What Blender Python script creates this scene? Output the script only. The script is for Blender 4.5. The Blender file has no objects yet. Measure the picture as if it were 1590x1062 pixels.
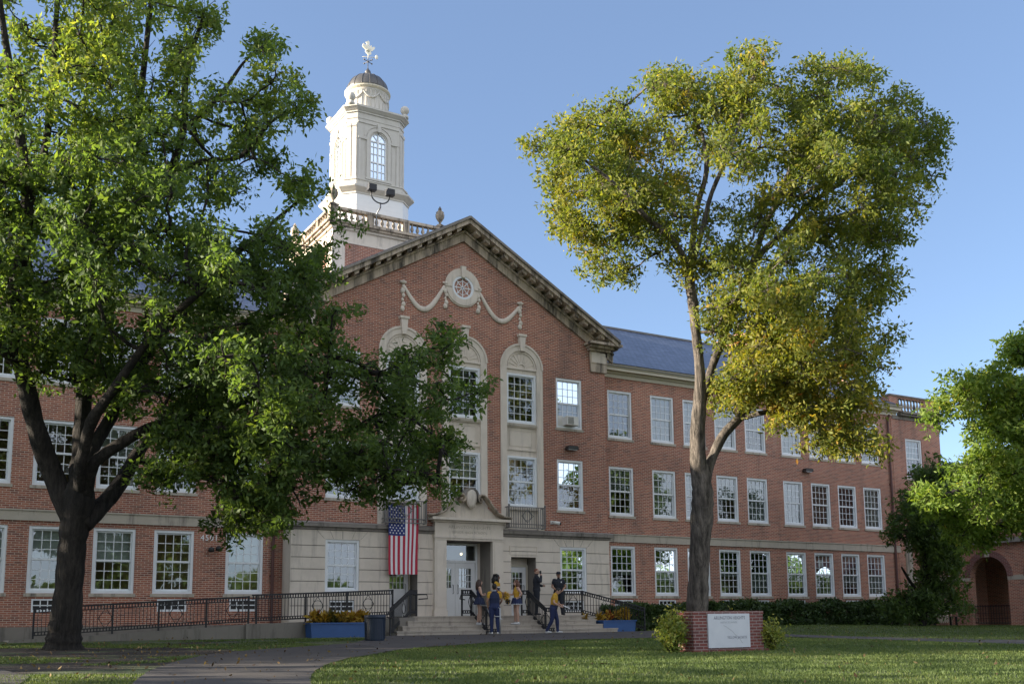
import bpy, math, random
import numpy as np
from mathutils import Vector, Matrix
random.seed(7); rng=np.random.default_rng(11)
sc=bpy.context.scene; COL=sc.collection
# ------------------------------------------------------------------ camera, sky, sun, exposure
W_,H_=1590.,1062.; YAW,PIT,ROL=math.radians(30.4304),math.radians(8.01865),math.radians(-0.48821); FPX=1578.49; CSH=205.41
CAMZ=.57
def _rot():
    cy,sy,cp,sp,cr,sr=math.cos(YAW),math.sin(YAW),math.cos(PIT),math.sin(PIT),math.cos(ROL),math.sin(ROL)
    fw=np.array([sy*cp,cy*cp,sp]);rt=np.array([cy,-sy,0.]);up=np.cross(rt,fw)
    return rt*cr+up*sr,-rt*sr+up*cr,fw
R_,U_,F_=_rot()
def ray(x,y): return R_*(x-W_/2)/FPX-U_*(y-H_/2-CSH)/FPX+F_
def at_t(x,y,t): return ray(x,y)*t+np.array([0,0,CAMZ])      # point of the survey sketch at optical depth t
def at_y(x,y,Y):
    d=ray(x,y); return d*(Y/d[1])+np.array([0,0,CAMZ])
cam=bpy.data.objects.new('camera',bpy.data.cameras.new('camera')); COL.objects.link(cam)
cam.data.sensor_width=36; cam.data.lens=36*FPX/W_; cam.data.shift_y=CSH/W_; cam.data.clip_end=4000; cam.data.clip_start=.1
cam.matrix_world=Matrix(((R_[0],U_[0],-F_[0],0),(R_[1],U_[1],-F_[1],0),(R_[2],U_[2],-F_[2],CAMZ),(0,0,0,1)))
sc.camera=cam
SUN_EL=math.radians(13.5); SUN_H=np.array([-.925,.38])        # low sun, left of and a little behind the front
w=bpy.data.worlds.new('World'); sc.world=w; w.use_nodes=True
nt=w.node_tree; nt.nodes.clear()
sky=nt.nodes.new('ShaderNodeTexSky'); sky.sky_type='NISHITA'; sky.sun_disc=False; sky.sun_elevation=SUN_EL
sky.sun_rotation=math.atan2(SUN_H[0],SUN_H[1]); sky.air_density=.7; sky.dust_density=.4; sky.ozone_density=1.2
bg=nt.nodes.new('ShaderNodeBackground'); bg.inputs[1].default_value=.124
wo=nt.nodes.new('ShaderNodeOutputWorld'); tn=nt.nodes.new('ShaderNodeMixRGB'); tn.blend_type='MIX'; tn.inputs[0].default_value=.5; tn.inputs[2].default_value=(.60,.87,1.47,1); nt.links.new(sky.outputs[0],tn.inputs[1])
# unseen bright cloud added in the southern sky to lift light on the shaded front
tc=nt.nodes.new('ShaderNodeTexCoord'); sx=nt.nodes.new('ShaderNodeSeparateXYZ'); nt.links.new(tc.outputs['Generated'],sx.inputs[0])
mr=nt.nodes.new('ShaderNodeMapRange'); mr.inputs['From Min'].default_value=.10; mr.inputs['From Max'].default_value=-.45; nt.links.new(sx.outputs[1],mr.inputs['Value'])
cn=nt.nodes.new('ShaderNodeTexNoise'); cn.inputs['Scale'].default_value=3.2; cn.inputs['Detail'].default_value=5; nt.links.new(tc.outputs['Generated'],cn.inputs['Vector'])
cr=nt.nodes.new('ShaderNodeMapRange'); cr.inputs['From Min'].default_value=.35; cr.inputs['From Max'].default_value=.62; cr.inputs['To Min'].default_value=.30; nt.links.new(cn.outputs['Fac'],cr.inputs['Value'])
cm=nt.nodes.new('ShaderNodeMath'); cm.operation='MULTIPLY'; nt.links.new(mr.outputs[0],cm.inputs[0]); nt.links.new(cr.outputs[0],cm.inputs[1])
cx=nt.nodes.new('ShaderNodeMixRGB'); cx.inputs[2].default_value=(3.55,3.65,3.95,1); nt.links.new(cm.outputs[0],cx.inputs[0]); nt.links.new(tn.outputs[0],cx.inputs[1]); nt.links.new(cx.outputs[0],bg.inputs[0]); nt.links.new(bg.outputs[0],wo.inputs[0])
sl=bpy.data.lights.new('sun','SUN'); sl.energy=5.0; sl.angle=math.radians(.6); sl.color=(1,.88,.70)
sun=bpy.data.objects.new('sun',sl); COL.objects.link(sun)
sdir=Vector((SUN_H[0]*math.cos(SUN_EL),SUN_H[1]*math.cos(SUN_EL),math.sin(SUN_EL)))
sun.rotation_euler=sdir.to_track_quat('Z','Y').to_euler(); sun.location=(-60,40,40)
sc.view_settings.view_transform='Standard'; sc.view_settings.look='None'; sc.view_settings.exposure=1.70; sc.view_settings.gamma=1
# ------------------------------------------------------------------ material helpers
class N:
    def __init__(s,name):
        s.m=bpy.data.materials.new(name); s.m.use_nodes=True; s.t=s.m.node_tree; s.b=s.t.nodes['Principled BSDF']; s.o=s.t.nodes['Material Output']
    def n(s,ty,**k):
        q=s.t.nodes.new('ShaderNode'+ty)
        for a,v in k.items(): setattr(q,a,v)
        return q
    def l(s,a,b): s.t.links.new(a,b)
    def set(s,q,**k):
        for a,v in k.items(): q.inputs[a.replace('_',' ')].default_value=v
    def math(s,op,a,b=None,clamp=False):
        q=s.n('Math',operation=op); q.use_clamp=clamp
        for i,v in enumerate((a,b)):
            if v is None: continue
            if isinstance(v,(int,float)): q.inputs[i].default_value=v
            else: s.l(v,q.inputs[i])
        return q.outputs[0]
    def mix(s,f,a,b,mode='MIX'):
        q=s.n('MixRGB',blend_type=mode)
        for i,v in enumerate((f,a,b)):
            if isinstance(v,(int,float)): q.inputs[i].default_value=v
            elif isinstance(v,tuple): q.inputs[i].default_value=(*v,1)
            else: s.l(v,q.inputs[i])
        return q.outputs[0]
    def pos(s): return s.n('NewGeometry').outputs['Position']
    def noise(s,scale,detail=4,rough=.55,vec=None,stretch=None):
        q=s.n('TexNoise'); q.inputs['Scale'].default_value=scale; q.inputs['Detail'].default_value=detail; q.inputs['Roughness'].default_value=rough
        v=vec or s.pos()
        if stretch:
            mp=s.n('Mapping'); mp.inputs['Scale'].default_value=stretch; s.l(v,mp.inputs[0]); v=mp.outputs[0]
        s.l(v,q.inputs['Vector']); return q.outputs['Fac']
    def ramp(s,f,*st):
        q=s.n('ValToRGB'); e=q.color_ramp.elements
        while len(e)<len(st): e.new(.5)
        for el,(p,c) in zip(e,st): el.position=p; el.color=(*c,1) if isinstance(c,tuple) else (c,c,c,1)
        s.l(f,q.inputs[0]); return q.outputs[0]
    def bump(s,h,st=.3,d=.02):
        q=s.n('Bump'); q.inputs['Strength'].default_value=st; q.inputs['Distance'].default_value=d; s.l(h,q.inputs['Height']); s.l(q.outputs[0],s.b.inputs['Normal'])
    def col(s,c): s.l(c,s.b.inputs['Base Color']) if not isinstance(c,tuple) else s.set(s.b,Base_Color=(*c,1))
def plain(name,c,rough=.6,metal=0,var=.12,scale=3.,bump=0):
    k=N(name); k.set(k.b,Roughness=rough,Metallic=metal)
    f=k.noise(scale); k.col(k.mix(f,tuple(x*(1-var) for x in c),tuple(min(1,x*(1+var)) for x in c)))
    if bump: k.bump(k.noise(scale*8),bump,.01)
    return k.m
def uvz(k):                                                          # (along the wall, up) for walls square to the axes
    g=k.n('NewGeometry'); sp=k.n('SeparateXYZ'); k.l(g.outputs['Position'],sp.inputs[0])
    sn=k.n('SeparateXYZ'); k.l(g.outputs['True Normal'],sn.inputs[0])
    isx=k.math('GREATER_THAN',k.math('ABSOLUTE',sn.outputs[0]),.7)
    u=k.math('ADD',k.math('MULTIPLY',sp.outputs[1],isx),k.math('MULTIPLY',sp.outputs[0],k.math('SUBTRACT',1,isx)))
    cb=k.n('CombineXYZ'); k.l(u,cb.inputs[0]); k.l(sp.outputs[2],cb.inputs[1]); return cb.outputs[0],sp
def brick(name,c1,c2,mort,row=.066,wid=.215,ms=.0085):
    k=N(name); v,sp=uvz(k); b=k.n('TexBrick'); k.l(v,b.inputs['Vector'])
    b.inputs['Scale'].default_value=1; b.inputs['Brick Width'].default_value=wid; b.inputs['Row Height'].default_value=row; b.inputs['Mortar Size'].default_value=ms; b.inputs['Mortar Smooth'].default_value=.3; b.inputs['Bias'].default_value=-.1
    b.inputs['Color1'].default_value=(*c1,1); b.inputs['Color2'].default_value=(*c2,1); b.inputs['Mortar'].default_value=(*mort,1)
    big=k.noise(.35,5,.6); c=k.mix(1,b.outputs['Color'],k.ramp(big,(.3,(.78,.76,.76)),(.7,(1.12,1.1,1.08))),'MULTIPLY')
    st=k.noise(1.2,4,.6,stretch=(1.2,1.2,.12)); c=k.mix(k.ramp(st,(.56,0.),(.76,.5)),c,(.10,.085,.08)); ef=k.noise(.9,5,.7,stretch=(1,1,.35)); c=k.mix(k.ramp(ef,(.6,0.),(.8,.30)),c,(.50,.40,.34))
    wn=k.n('TexWhiteNoise',noise_dimensions='2D')                    # odd burnt bricks
    sn=k.n('Vector'+'Math',operation='SNAP'); sn.inputs[1].default_value=(wid,row,1); k.l(v,sn.inputs[0]); k.l(sn.outputs[0],wn.inputs['Vector'])
    c=k.mix(k.math('MULTIPLY',k.math('MULTIPLY',k.math('GREATER_THAN',wn.outputs['Value'],.86),.45),k.math('SUBTRACT',1,b.outputs['Fac'])),c,(.075,.04,.04))
    k.col(c); k.set(k.b,Roughness=.9); k.bump(k.math('SUBTRACT',1,b.outputs['Fac']),.5,.008); return k.m
def stone(name,c,stain=.5,lo=.52,dark=(.06,.055,.05)):
    k=N(name); f=k.noise(2.5,6,.65); cc=k.mix(f,tuple(x*.84 for x in c),tuple(x*1.12 for x in c))
    s1=k.noise(2.2,6,.7,stretch=(1.6,1.6,.2)); cc=k.mix(k.ramp(s1,(lo,0.),(lo+.2,stain)),cc,dark)
    s2=k.noise(.7,4,.6); cc=k.mix(k.ramp(s2,(.55,0.),(.8,stain*.6)),cc,tuple(x*.55 for x in c))
    k.col(cc); k.set(k.b,Roughness=.85); k.bump(k.noise(30,4),.15,.01); return k.m
def leafmat(name,cols,trans=.45,rough=.5):
    k=N(name); a=k.n('Attribute'); a.attribute_name='tint'
    c=k.ramp(a.outputs['Fac'],*cols); k.col(c); k.set(k.b,Roughness=rough); k.b.inputs['Specular IOR Level'].default_value=.35
    t=k.n('BsdfTranslucent'); k.l(k.mix(1,c,(1.5,1.5,.6),'MULTIPLY'),t.inputs[0]); m=k.n('MixShader'); m.inputs[0].default_value=trans
    k.l(k.b.outputs[0],m.inputs[1]); k.l(t.outputs[0],m.inputs[2]); k.l(m.outputs[0],k.o.inputs[0]); return k.m
def barkmat(name,c):
    k=N(name); f=k.noise(11,6,.75,stretch=(1,1,.13)); g=k.noise(4.5,5,.7,stretch=(1,1,.3)); k.col(k.mix(1,k.ramp(f,(.36,tuple(x*.25 for x in c)),(.5,tuple(x*.8 for x in c)),(.68,tuple(x*1.35 for x in c))),k.ramp(g,(.35,(.45,.45,.45)),(.65,(1.5,1.5,1.5))),'MULTIPLY')); k.set(k.b,Roughness=.95); k.bump(f,1.,.12); return k.m
M={}
M['brick']=brick('brick_red',(.395,.150,.094),(.255,.092,.064),(.58,.47,.38))
M['brick_sign']=brick('brick_maroon',(.20,.06,.05),(.14,.045,.042),(.30,.24,.22),row=.066,wid=.22,ms=.010)
M['stone']=stone('limestone',(.68,.605,.52),.36)
M['stone_dark']=stone('weathered_limestone',(.52,.43,.335),.95,.44,(.035,.032,.028))
M['stone_band']=stone('stone_band',(.46,.41,.34),.85)
M['stone_sooty']=stone('sooty_stone',(.24,.215,.19),.95)
M['trim']=plain('cream_trim_paint',(.58,.53,.42),.6,0,.08,1.5)
M['white']=plain('white_paint',(.78,.79,.80),.45,0,.05,2)
M['tower']=stone('tower_white_paint',(.58,.55,.50),.28,dark=(.30,.26,.21))
M['frame']=plain('window_white',(.74,.77,.80),.4,0,.05,3)
def slate():
    k=N('slate'); g=k.n('NewGeometry'); sp=k.n('SeparateXYZ'); k.l(g.outputs['Position'],sp.inputs[0]); sn=k.n('SeparateXYZ'); k.l(g.outputs['True Normal'],sn.inputs[0])
    isx=k.math('GREATER_THAN',k.math('ABSOLUTE',sn.outputs[0]),.3)
    u=k.math('ADD',k.math('MULTIPLY',sp.outputs[1],isx),k.math('MULTIPLY',sp.outputs[0],k.math('SUBTRACT',1,isx)))
    cb=k.n('CombineXYZ'); k.l(u,cb.inputs[0]); k.l(k.math('MULTIPLY',sp.outputs[2],2.0),cb.inputs[1])
    b=k.n('TexBrick'); k.l(cb.outputs[0],b.inputs['Vector'])
    for a,v in (('Scale',1),('Brick Width',.3),('Row Height',.24),('Mortar Size',.018),('Bias',0.)): b.inputs[a].default_value=v
    b.inputs['Color1'].default_value=(.13,.15,.215,1); b.inputs['Color2'].default_value=(.075,.09,.14,1); b.inputs['Mortar'].default_value=(.03,.035,.05,1)
    k.col(k.mix(1,b.outputs['Color'],k.ramp(k.noise(3,5),(.3,(.7,.7,.72)),(.75,(1.4,1.4,1.38))),'MULTIPLY')); k.set(k.b,Roughness=.42); k.bump(b.outputs['Fac'],-.6,.02); return k.m
M['slate']=slate()
M['metal_dome']=plain('dark_metal',(.13,.125,.12),.45,.5,.25,4)
M['iron']=plain('black_iron',(.018,.019,.023),.5,.2,.2,6)
M['iron_grey']=plain('grey_iron',(.16,.155,.15),.6,.2,.2,6)
M['steel']=plain('galvanised_steel',(.42,.43,.45),.4,.7,.1,6)
M['conc']=stone('concrete',(.42,.37,.315),.55)
M['conc_dark']=stone('stained_concrete',(.21,.19,.165),.8)
M['navy_plastic']=plain('navy_plastic',(.012,.024,.05),.45,0,.1,4)
M['blue_paint']=plain('blue_paint',(.022,.08,.24),.5,0,.2,3)
M['gold']=plain('gilded_white',(.85,.80,.66),.35,.2,.05,8)
M['interior']=plain('interior_dark',(.34,.31,.27),.9,0,.3,1)
M['blind']=plain('window_blind',(.52,.55,.52),.8,0,.1,3)
M['acwhite']=plain('appliance_white',(.66,.64,.60),.5,0,.08,5)
M['pipe']=plain('brown_pipe',(.10,.045,.04),.6,0,.2,3)
M['dark']=plain('dark_plastic',(.02,.018,.017),.5,0,.2,5)
M['soil']=plain('soil',(.05,.035,.025),.95,0,.4,12)
def glass():
    k=N('window_glass'); k.set(k.b,Base_Color=(.02,.03,.035,1),Roughness=.05)
    gl=k.n('BsdfGlossy'); gl.inputs['Roughness'].default_value=.015; gl.inputs['Color'].default_value=(.78,.88,.97,1)
    bp=k.n('Bump'); bp.inputs['Strength'].default_value=.05; bp.inputs['Distance'].default_value=.05; k.l(k.noise(1.1,2,.5),bp.inputs['Height']); k.l(bp.outputs[0],gl.inputs['Normal'])
    tr=k.n('BsdfTransparent'); tr.inputs[0].default_value=(.80,.86,.84,1); fr=k.n('Fresnel'); fr.inputs[0].default_value=1.9
    m=k.n('MixShader'); k.l(k.math('ADD',k.math('MULTIPLY',fr.outputs[0],1.1),.10,True),m.inputs[0]); k.l(tr.outputs[0],m.inputs[1]); k.l(gl.outputs[0],m.inputs[2]); k.l(m.outputs[0],k.o.inputs[0]); return k.m
M['glass']=glass()
def emit(name,c,s):
    k=N(name); k.set(k.b,Base_Color=(*c,1),Emission_Color=(*c,1),Emission_Strength=s); return k.m
M['tube_light']=emit('lamp_tube',(1,.80,.45),1.6)
# ------------------------------------------------------------------ mesh helpers
WORLD={}
def tag(o,label=None,cat=None,group=None,kind=None):
    if label: o['label']=label
    if cat: o['category']=cat
    if group: o['group']=group
    if kind: o['kind']=kind
    return o
def empty(name,loc,label=None,cat=None,group=None,rz=0):
    o=bpy.data.objects.new(name,None); COL.objects.link(o); o.location=loc; o.empty_display_size=.3; o.rotation_euler=(0,0,rz); WORLD[o.name]=Vector(loc) if not rz else Vector(loc)
    return tag(o,label,cat,group)
class MB:
    def __init__(s): s.v=[]; s.f=[]; s.mi=[]; s.cur=0; s.sm=[]; s.smooth=False
    def add(s,vs,fs):
        b=len(s.v); s.v+=[tuple(map(float,x)) for x in vs]
        for f in fs: s.f.append(tuple(b+i for i in f)); s.mi.append(s.cur); s.sm.append(s.smooth)
        return s
    def box(s,x0,x1,y0,y1,z0,z1):
        return s.add([(x0,y0,z0),(x1,y0,z0),(x1,y1,z0),(x0,y1,z0),(x0,y0,z1),(x1,y0,z1),(x1,y1,z1),(x0,y1,z1)],[(0,3,2,1),(4,5,6,7),(0,1,5,4),(1,2,6,5),(2,3,7,6),(3,0,4,7)])
    def bar(s,p,q,w,h=None):                                          # square bar from p to q
        p,q=Vector(p),Vector(q); d=(q-p); h=h or w
        if d.length<1e-6: return s
        d.normalize(); a=d.cross(Vector((0,0,1)))
        if a.length<1e-3: a=Vector((1,0,0))
        a.normalize(); b=a.cross(d); vs=[]
        for c in (p,q):
            for i,j in ((-1,-1),(1,-1),(1,1),(-1,1)): vs.append(c+a*(i*w/2)+b*(j*h/2))
        return s.add(vs,[(0,3,2,1),(4,5,6,7),(0,1,5,4),(1,2,6,5),(2,3,7,6),(3,0,4,7)])
    def tube(s,pts,rad,n=8,cap=True,ell=None,ref=None):              # pts list, rad list or number; ell=(a,b) squash
        P=[Vector(p) for p in pts]; rad=[rad]*len(P) if isinstance(rad,(int,float)) else rad; b=len(s.v); prev=None; fs=[]; vs=[]
        for i,p in enumerate(P):
            d=(P[min(i+1,len(P)-1)]-P[max(i-1,0)])
            d=d.normalized() if d.length>1e-9 else Vector((0,0,1))
            r=Vector(ref) if ref else (prev if prev is not None else (Vector((1,0,0)) if abs(d.x)<.9 else Vector((0,1,0))))
            a=(r-d*r.dot(d)); a=a.normalized() if a.length>1e-6 else d.orthogonal().normalized(); c=d.cross(a); prev=a
            ri=rad[i]; ra,rb=(ri if isinstance(ri,(tuple,list)) else (ri,ri))
            for k in range(n):
                t=2*math.pi*k/n; vs.append(p+a*(ra*math.cos(t))+c*(rb*math.sin(t)))
        for i in range(len(P)-1):
            for k in range(n):
                k2=(k+1)%n; fs.append((i*n+k,i*n+k2,(i+1)*n+k2,(i+1)*n+k))
        if cap: fs.append(tuple(range(n-1,-1,-1))); fs.append(tuple((len(P)-1)*n+k for k in range(n)))
        return s.add(vs,fs)
    def lathe(s,prof,c,n=20,sx=1,sy=1):                              # prof (r,z)
        vs=[];fs=[]
        for r,z in prof:
            for k in range(n):
                t=2*math.pi*(k+.5)/n; vs.append((c[0]+r*sx*math.cos(t),c[1]+r*sy*math.sin(t),c[2]+z))
        for i in range(len(prof)-1):
            for k in range(n):
                k2=(k+1)%n; fs.append((i*n+k,i*n+k2,(i+1)*n+k2,(i+1)*n+k))
        fs.append(tuple(range(n-1,-1,-1))); fs.append(tuple((len(prof)-1)*n+k for k in range(n)))
        return s.add(vs,fs)
    def ball(s,c,r,n=14,m=9,sx=1,sy=1,sz=1):
        pr=[(max(1e-4,r*math.sin(math.pi*i/m)),-r*sz*math.cos(math.pi*i/m)) for i in range(m+1)]
        return s.lathe(pr,c,n,sx,sy)
    def prism(s,poly,y0,y1,axis='y'):                                 # poly (a,z): in xz extruded along y, or yz extruded along x
        n=len(poly); f=(lambda a,z,y:(a,y,z)) if axis=='y' else ((lambda a,z,y:(y,a,z)) if axis=='x' else (lambda a,z,y:(a,z,y)))
        vs=[f(a,z,y0) for a,z in poly]+[f(a,z,y1) for a,z in poly]
        fs=[tuple(range(n)),tuple(range(2*n-1,n-1,-1))]+[(i,i+n,(i+1)%n+n,(i+1)%n) for i in range(n)]
        return s.add(vs,fs)
    def ring(s,c,ri,ro,y0,y1,n=40,a0=0,a1=2*math.pi,sx=1.,sz=1.):      # annulus in xz with depth
        vs=[];fs=[];full=abs(a1-a0-2*math.pi)<1e-6; m=n if full else n+1
        for k in range(m):
            t=a0+(a1-a0)*k/n; cx,cz=math.cos(t)*sx,math.sin(t)*sz
            vs+=[(c[0]+ri*cx,y0,c[2]+ri*cz),(c[0]+ro*cx,y0,c[2]+ro*cz),(c[0]+ro*cx,y1,c[2]+ro*cz),(c[0]+ri*cx,y1,c[2]+ri*cz)]
        for k in range(n):
            a=4*k; b=4*((k+1)%m)
            for i in range(4): j=(i+1)%4; fs.append((a+i,b+i,b+j,a+j))
        if not full: fs+=[(0,1,2,3),(4*n+3,4*n+2,4*n+1,4*n)]
        return s.add(vs,fs)
    def build(s,name,mat,parent=None,loc=None,**tg):
        if loc is not None: o0=Vector(loc)
        elif parent is not None: o0=WORLD[parent.name]
        else: o0=Vector((0,0,0))
        me=bpy.data.meshes.new(name); me.from_pydata([(x-o0.x,y-o0.y,z-o0.z) for x,y,z in s.v],[],s.f)
        for m in (mat if isinstance(mat,(list,tuple)) else [mat]): me.materials.append(M[m] if isinstance(m,str) else m)
        if any(s.mi): me.polygons.foreach_set('material_index',s.mi)
        if any(s.sm): me.polygons.foreach_set('use_smooth',s.sm)
        import bmesh
        bm=bmesh.new(); bm.from_mesh(me); bmesh.ops.recalc_face_normals(bm,faces=bm.faces); bm.to_mesh(me); bm.free()
        me.update(); o=bpy.data.objects.new(name,me); COL.objects.link(o)
        if parent is not None: o.parent=parent
        elif loc is not None: o.location=loc
        WORLD[o.name]=o0; tag(o,**tg); return o
def bevel(o,wd=.01,seg=2):
    b=o.modifiers.new('b','BEVEL'); b.width=wd; b.segments=seg; b.limit_method='ANGLE'; return o
def evalmesh(o):
    dg=bpy.context.evaluated_depsgraph_get(); return bpy.data.meshes.new_from_object(o.evaluated_get(dg))
def textmesh(s,size,depth=.004,spacing=1.,align='CENTER'):
    cu=bpy.data.curves.new('t','FONT'); cu.body=s; cu.size=size; cu.extrude=depth; cu.align_x=align; cu.space_character=spacing; cu.resolution_u=3
    o=bpy.data.objects.new('t',cu); COL.objects.link(o); me=evalmesh(o); bpy.data.objects.remove(o); bpy.data.curves.remove(cu); return me
def addtext(name,s,size,x,y,z,mat,parent=None,depth=.004,spacing=1.,scx=1.):       # reads on a wall that faces -y
    me=textmesh(s,size,depth,spacing); me.name=name; me.materials.clear(); me.materials.append(M[mat]); o=bpy.data.objects.new(name,me); COL.objects.link(o)
    o0=WORLD[parent.name] if parent else Vector((0,0,0)); me.transform(Matrix.Diagonal((scx,1,1,1))); me.transform(Matrix.Rotation(math.pi/2,4,'X')); o.location=Vector((x,y,z))-o0; o.parent=parent; WORLD[o.name]=Vector((x,y,z)); return o
def smooth01(t): t=min(1,max(0,t)); return t*t*(3-2*t)
def gz(X,Y):                                                         # height of the ground
    z=0. if Y>29 else -.016*(29-max(Y,-20))
    return z+.14*math.exp(-((X-33)/6.)**2)*smooth01((Y-24)/7.)
# ------------------------------------------------------------------ ground, paths
def ground():
    xs=list(np.arange(-30,70,1.))+[110,300,1500]; xs=[-1500,-300,-80]+xs; ys=[-1500,-300,-60,-30,-20]+list(np.arange(-10,48,1.))+[70,300,1500]
    v=[(x,y,gz(x,y)) for y in ys for x in xs]; n=len(xs)
    f=[(j*n+i,j*n+i+1,(j+1)*n+i+1,(j+1)*n+i) for j in range(len(ys)-1) for i in range(n-1)]
    k=N('lawn_soil'); p=k.pos(); a=k.noise(.45,5,.6); b=k.noise(14,4,.7); c2=k.noise(90,2,.6,stretch=(1,.4,1))
    grass=k.ramp(k.math('ADD',k.math('MULTIPLY',b,.5),k.math('MULTIPLY',c2,.5)),(.3,(.035,.05,.018)),(.5,(.072,.098,.036)),(.72,(.15,.165,.07)))
    grass=k.mix(k.ramp(k.noise(.8,4),(.5,0.),(.75,.4)),grass,(.13,.115,.045))
    soil=k.ramp(k.noise(22,5,.7),(.3,(.016,.012,.009)),(.55,(.042,.031,.023)),(.8,(.09,.07,.05)))
    sp=k.n('SeparateXYZ'); k.l(p,sp.inputs[0])
    # worn earth under the oak: an ellipse round the trunk
    dx=k.math('DIVIDE',k.math('SUBTRACT',sp.outputs[0],3.2),6.0); dy=k.math('DIVIDE',k.math('SUBTRACT',sp.outputs[1],21.),9.5)
    d=k.math('ADD',k.math('MULTIPLY',dx,dx),k.math('MULTIPLY',dy,dy))
    m=k.math('ADD',k.math('ADD',k.math('MULTIPLY',d,-.55),.78),k.math('MULTIPLY',k.math('SUBTRACT',a,.5),3.2))
    k.col(k.mix(k.ramp(m,(.35,0.),(.6,1.)),grass,soil)); k.set(k.b,Roughness=.95); k.bump(k.math('ADD',b,c2),.6,.03)
    mb=MB(); mb.add(v,f); o=mb.build('ground',k.m,kind='structure'); o.data.polygons.foreach_set('use_smooth',[True]*len(o.data.polygons))
ground()
def paving():
    k=N('path_concrete'); f=k.noise(1.1,5,.65); g=k.noise(28,4,.7)
    c=k.ramp(k.math('ADD',k.math('MULTIPLY',f,.6),k.math('MULTIPLY',g,.4)),(.3,(.046,.041,.040)),(.6,(.080,.071,.067)),(.8,(.125,.112,.104)))
    k.col(c); k.set(k.b,Roughness=.8); k.bump(g,.3,.01); return k.m
M['paving']=paving()
def strip(name,A,B,m=6,lift=.022):
    def res(P,n):
        P=[np.array(p,float) for p in P]; L=[0]
        for a,b in zip(P,P[1:]): L.append(L[-1]+np.linalg.norm(b-a))
        out=[]
        for q in np.linspace(0,L[-1],n):
            i=min(max(np.searchsorted(L,q)-1,0),len(P)-2); t=(q-L[i])/(L[i+1]-L[i]); out.append(P[i]*(1-t)+P[i+1]*t)
        return out
    n=60; a=res(A,n); b=res(B,n); v=[];f=[]
    for i in range(n):
        for j in range(m+1):
            p=a[i]+(b[i]-a[i])*j/m; v.append((p[0],p[1],gz(*p)+lift))
    for i in range(n-1):
        for j in range(m): q=i*(m+1)+j; f.append((q,q+1,q+m+2,q+m+1))
    mb=MB(); mb.add(v,f); return mb.build(name,'paving',kind='structure')
# curved walk from the lower left up to the steps, then along the front
strip('path',[(1.2,8.),(2.1,12.),(2.53,14.04),(3.18,16.4),(4.11,18.83),(5.3,21.2),(6.6,22.6),(8.4,23.9),(10.,25.2),(11.2,27.4),(12.2,29.4),(13.6,31.2),(16,31.2),(19,31.2),(22.2,31.1),(24.9,30.6)],
      [(3.2,8.),(4.0,11.),(4.51,12.86),(4.99,14.21),(5.42,15.24),(6.08,16.56),(7.12,18.26),(8.1,19.35),(9.31,20.92),(10.59,22.08),(11.76,22.68),(13.25,23.71),(14.96,24.31),(17.86,24.4),(21.3,24.2),(23.4,23.6)],lift=.024)
strip('path',[(23.2,31.0),(25.0,30.2),(25.4,26.5),(25.3,23.4),(25.9,20.8),(26.9,17.5),(29,10)],[(22.4,24.6),(23.2,24.0),(23.5,23.3),(23.6,21),(23.9,18),(24.15,15.7),(26,9)],lift=.020)
strip('path',[(-3,19.5),(.0,18.6),(1.26,18.06),(1.5,16.),(1.29,14.77),(.2,9)],[(-5,14),(-3,12),(-2,11.),(-1.8,10),(-1.7,9),(-1.5,7)],lift=.02)
# ------------------------------------------------------------------ the school
AX=17.4; YW=34.; YP=33.2
S=empty('school_building',(AX,34,0),'long three storey red brick school with a pedimented stone entrance and a white bell tower','school')
def wallgrid(mb,x0,x1,z0,z1,Y,holes,rev=.14,flip=False):
    xs=sorted({x0,x1,*[h[0] for h in holes],*[h[1] for h in holes]}); zs=sorted({z0,z1,*[h[2] for h in holes],*[h[3] for h in holes]})
    for a,b in zip(xs,xs[1:]):
        run=None
        for c,d in zip(zs,zs[1:]):
            mx,mz=(a+b)/2,(c+d)/2
            if any(h[0]<mx<h[1] and h[2]<mz<h[3] for h in holes): continue
            mb.add([(a,Y,c),(b,Y,c),(b,Y,d),(a,Y,d)],[(0,1,2,3)])
    for h in holes:
        r=h[4] if len(h)>4 else rev; a,b,c,d=h[:4]
        mb.add([(a,Y,c),(b,Y,c),(b,Y,d),(a,Y,d),(a,Y+r,c),(b,Y+r,c),(b,Y+r,d),(a,Y+r,d)],[(0,1,5,4),(1,2,6,5),(2,3,7,6),(3,0,4,7)])
WW,WH=1.26,2.05
GZ,Z2,Z3=1.43,4.72,7.97                                              # sills of the three storeys
RX=[25.27,27.54,29.33,31.13,32.94,35.20,37.01,38.81,40.60]
LX=[10.155-.62,7.23,5.40,3.57,1.72,-.1,-1.95,-3.8]
XL,XR,XE=-6.5,42.4,46.0
wins=[]                                                              # (x centre, sill z, plane y, width, height)
for x in RX+LX:
    for z in (GZ,Z2,Z3): wins.append((x,z,YW,WW,WH if z!=GZ else 2.04))
wins+= [(43.9,7.42,YW,WW,WH),(43.9,4.3,YW,WW,WH)]
vents=[(x,.86,YW,.92,.40) for x in RX+[LX[0],LX[1],LX[3],LX[5]]]
hole=lambda w:(w[0]-w[3]/2,w[0]+w[3]/2,w[1],w[1]+w[4])
mb=MB()
wallgrid(mb,XL,10.84,.0,10.62,YW,[hole(w) for w in wins+vents if w[0]<10.8])
wallgrid(mb,23.95,XR,.0,10.62,YW,[hole(w) for w in wins+vents if 24<w[0]<42.4])
mb.box(XL,XR,51.8,52,0,10.6)
mb.box(XL,XL+.2,YW,52,0,10.6)
mb.build('wall','brick',S)
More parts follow.
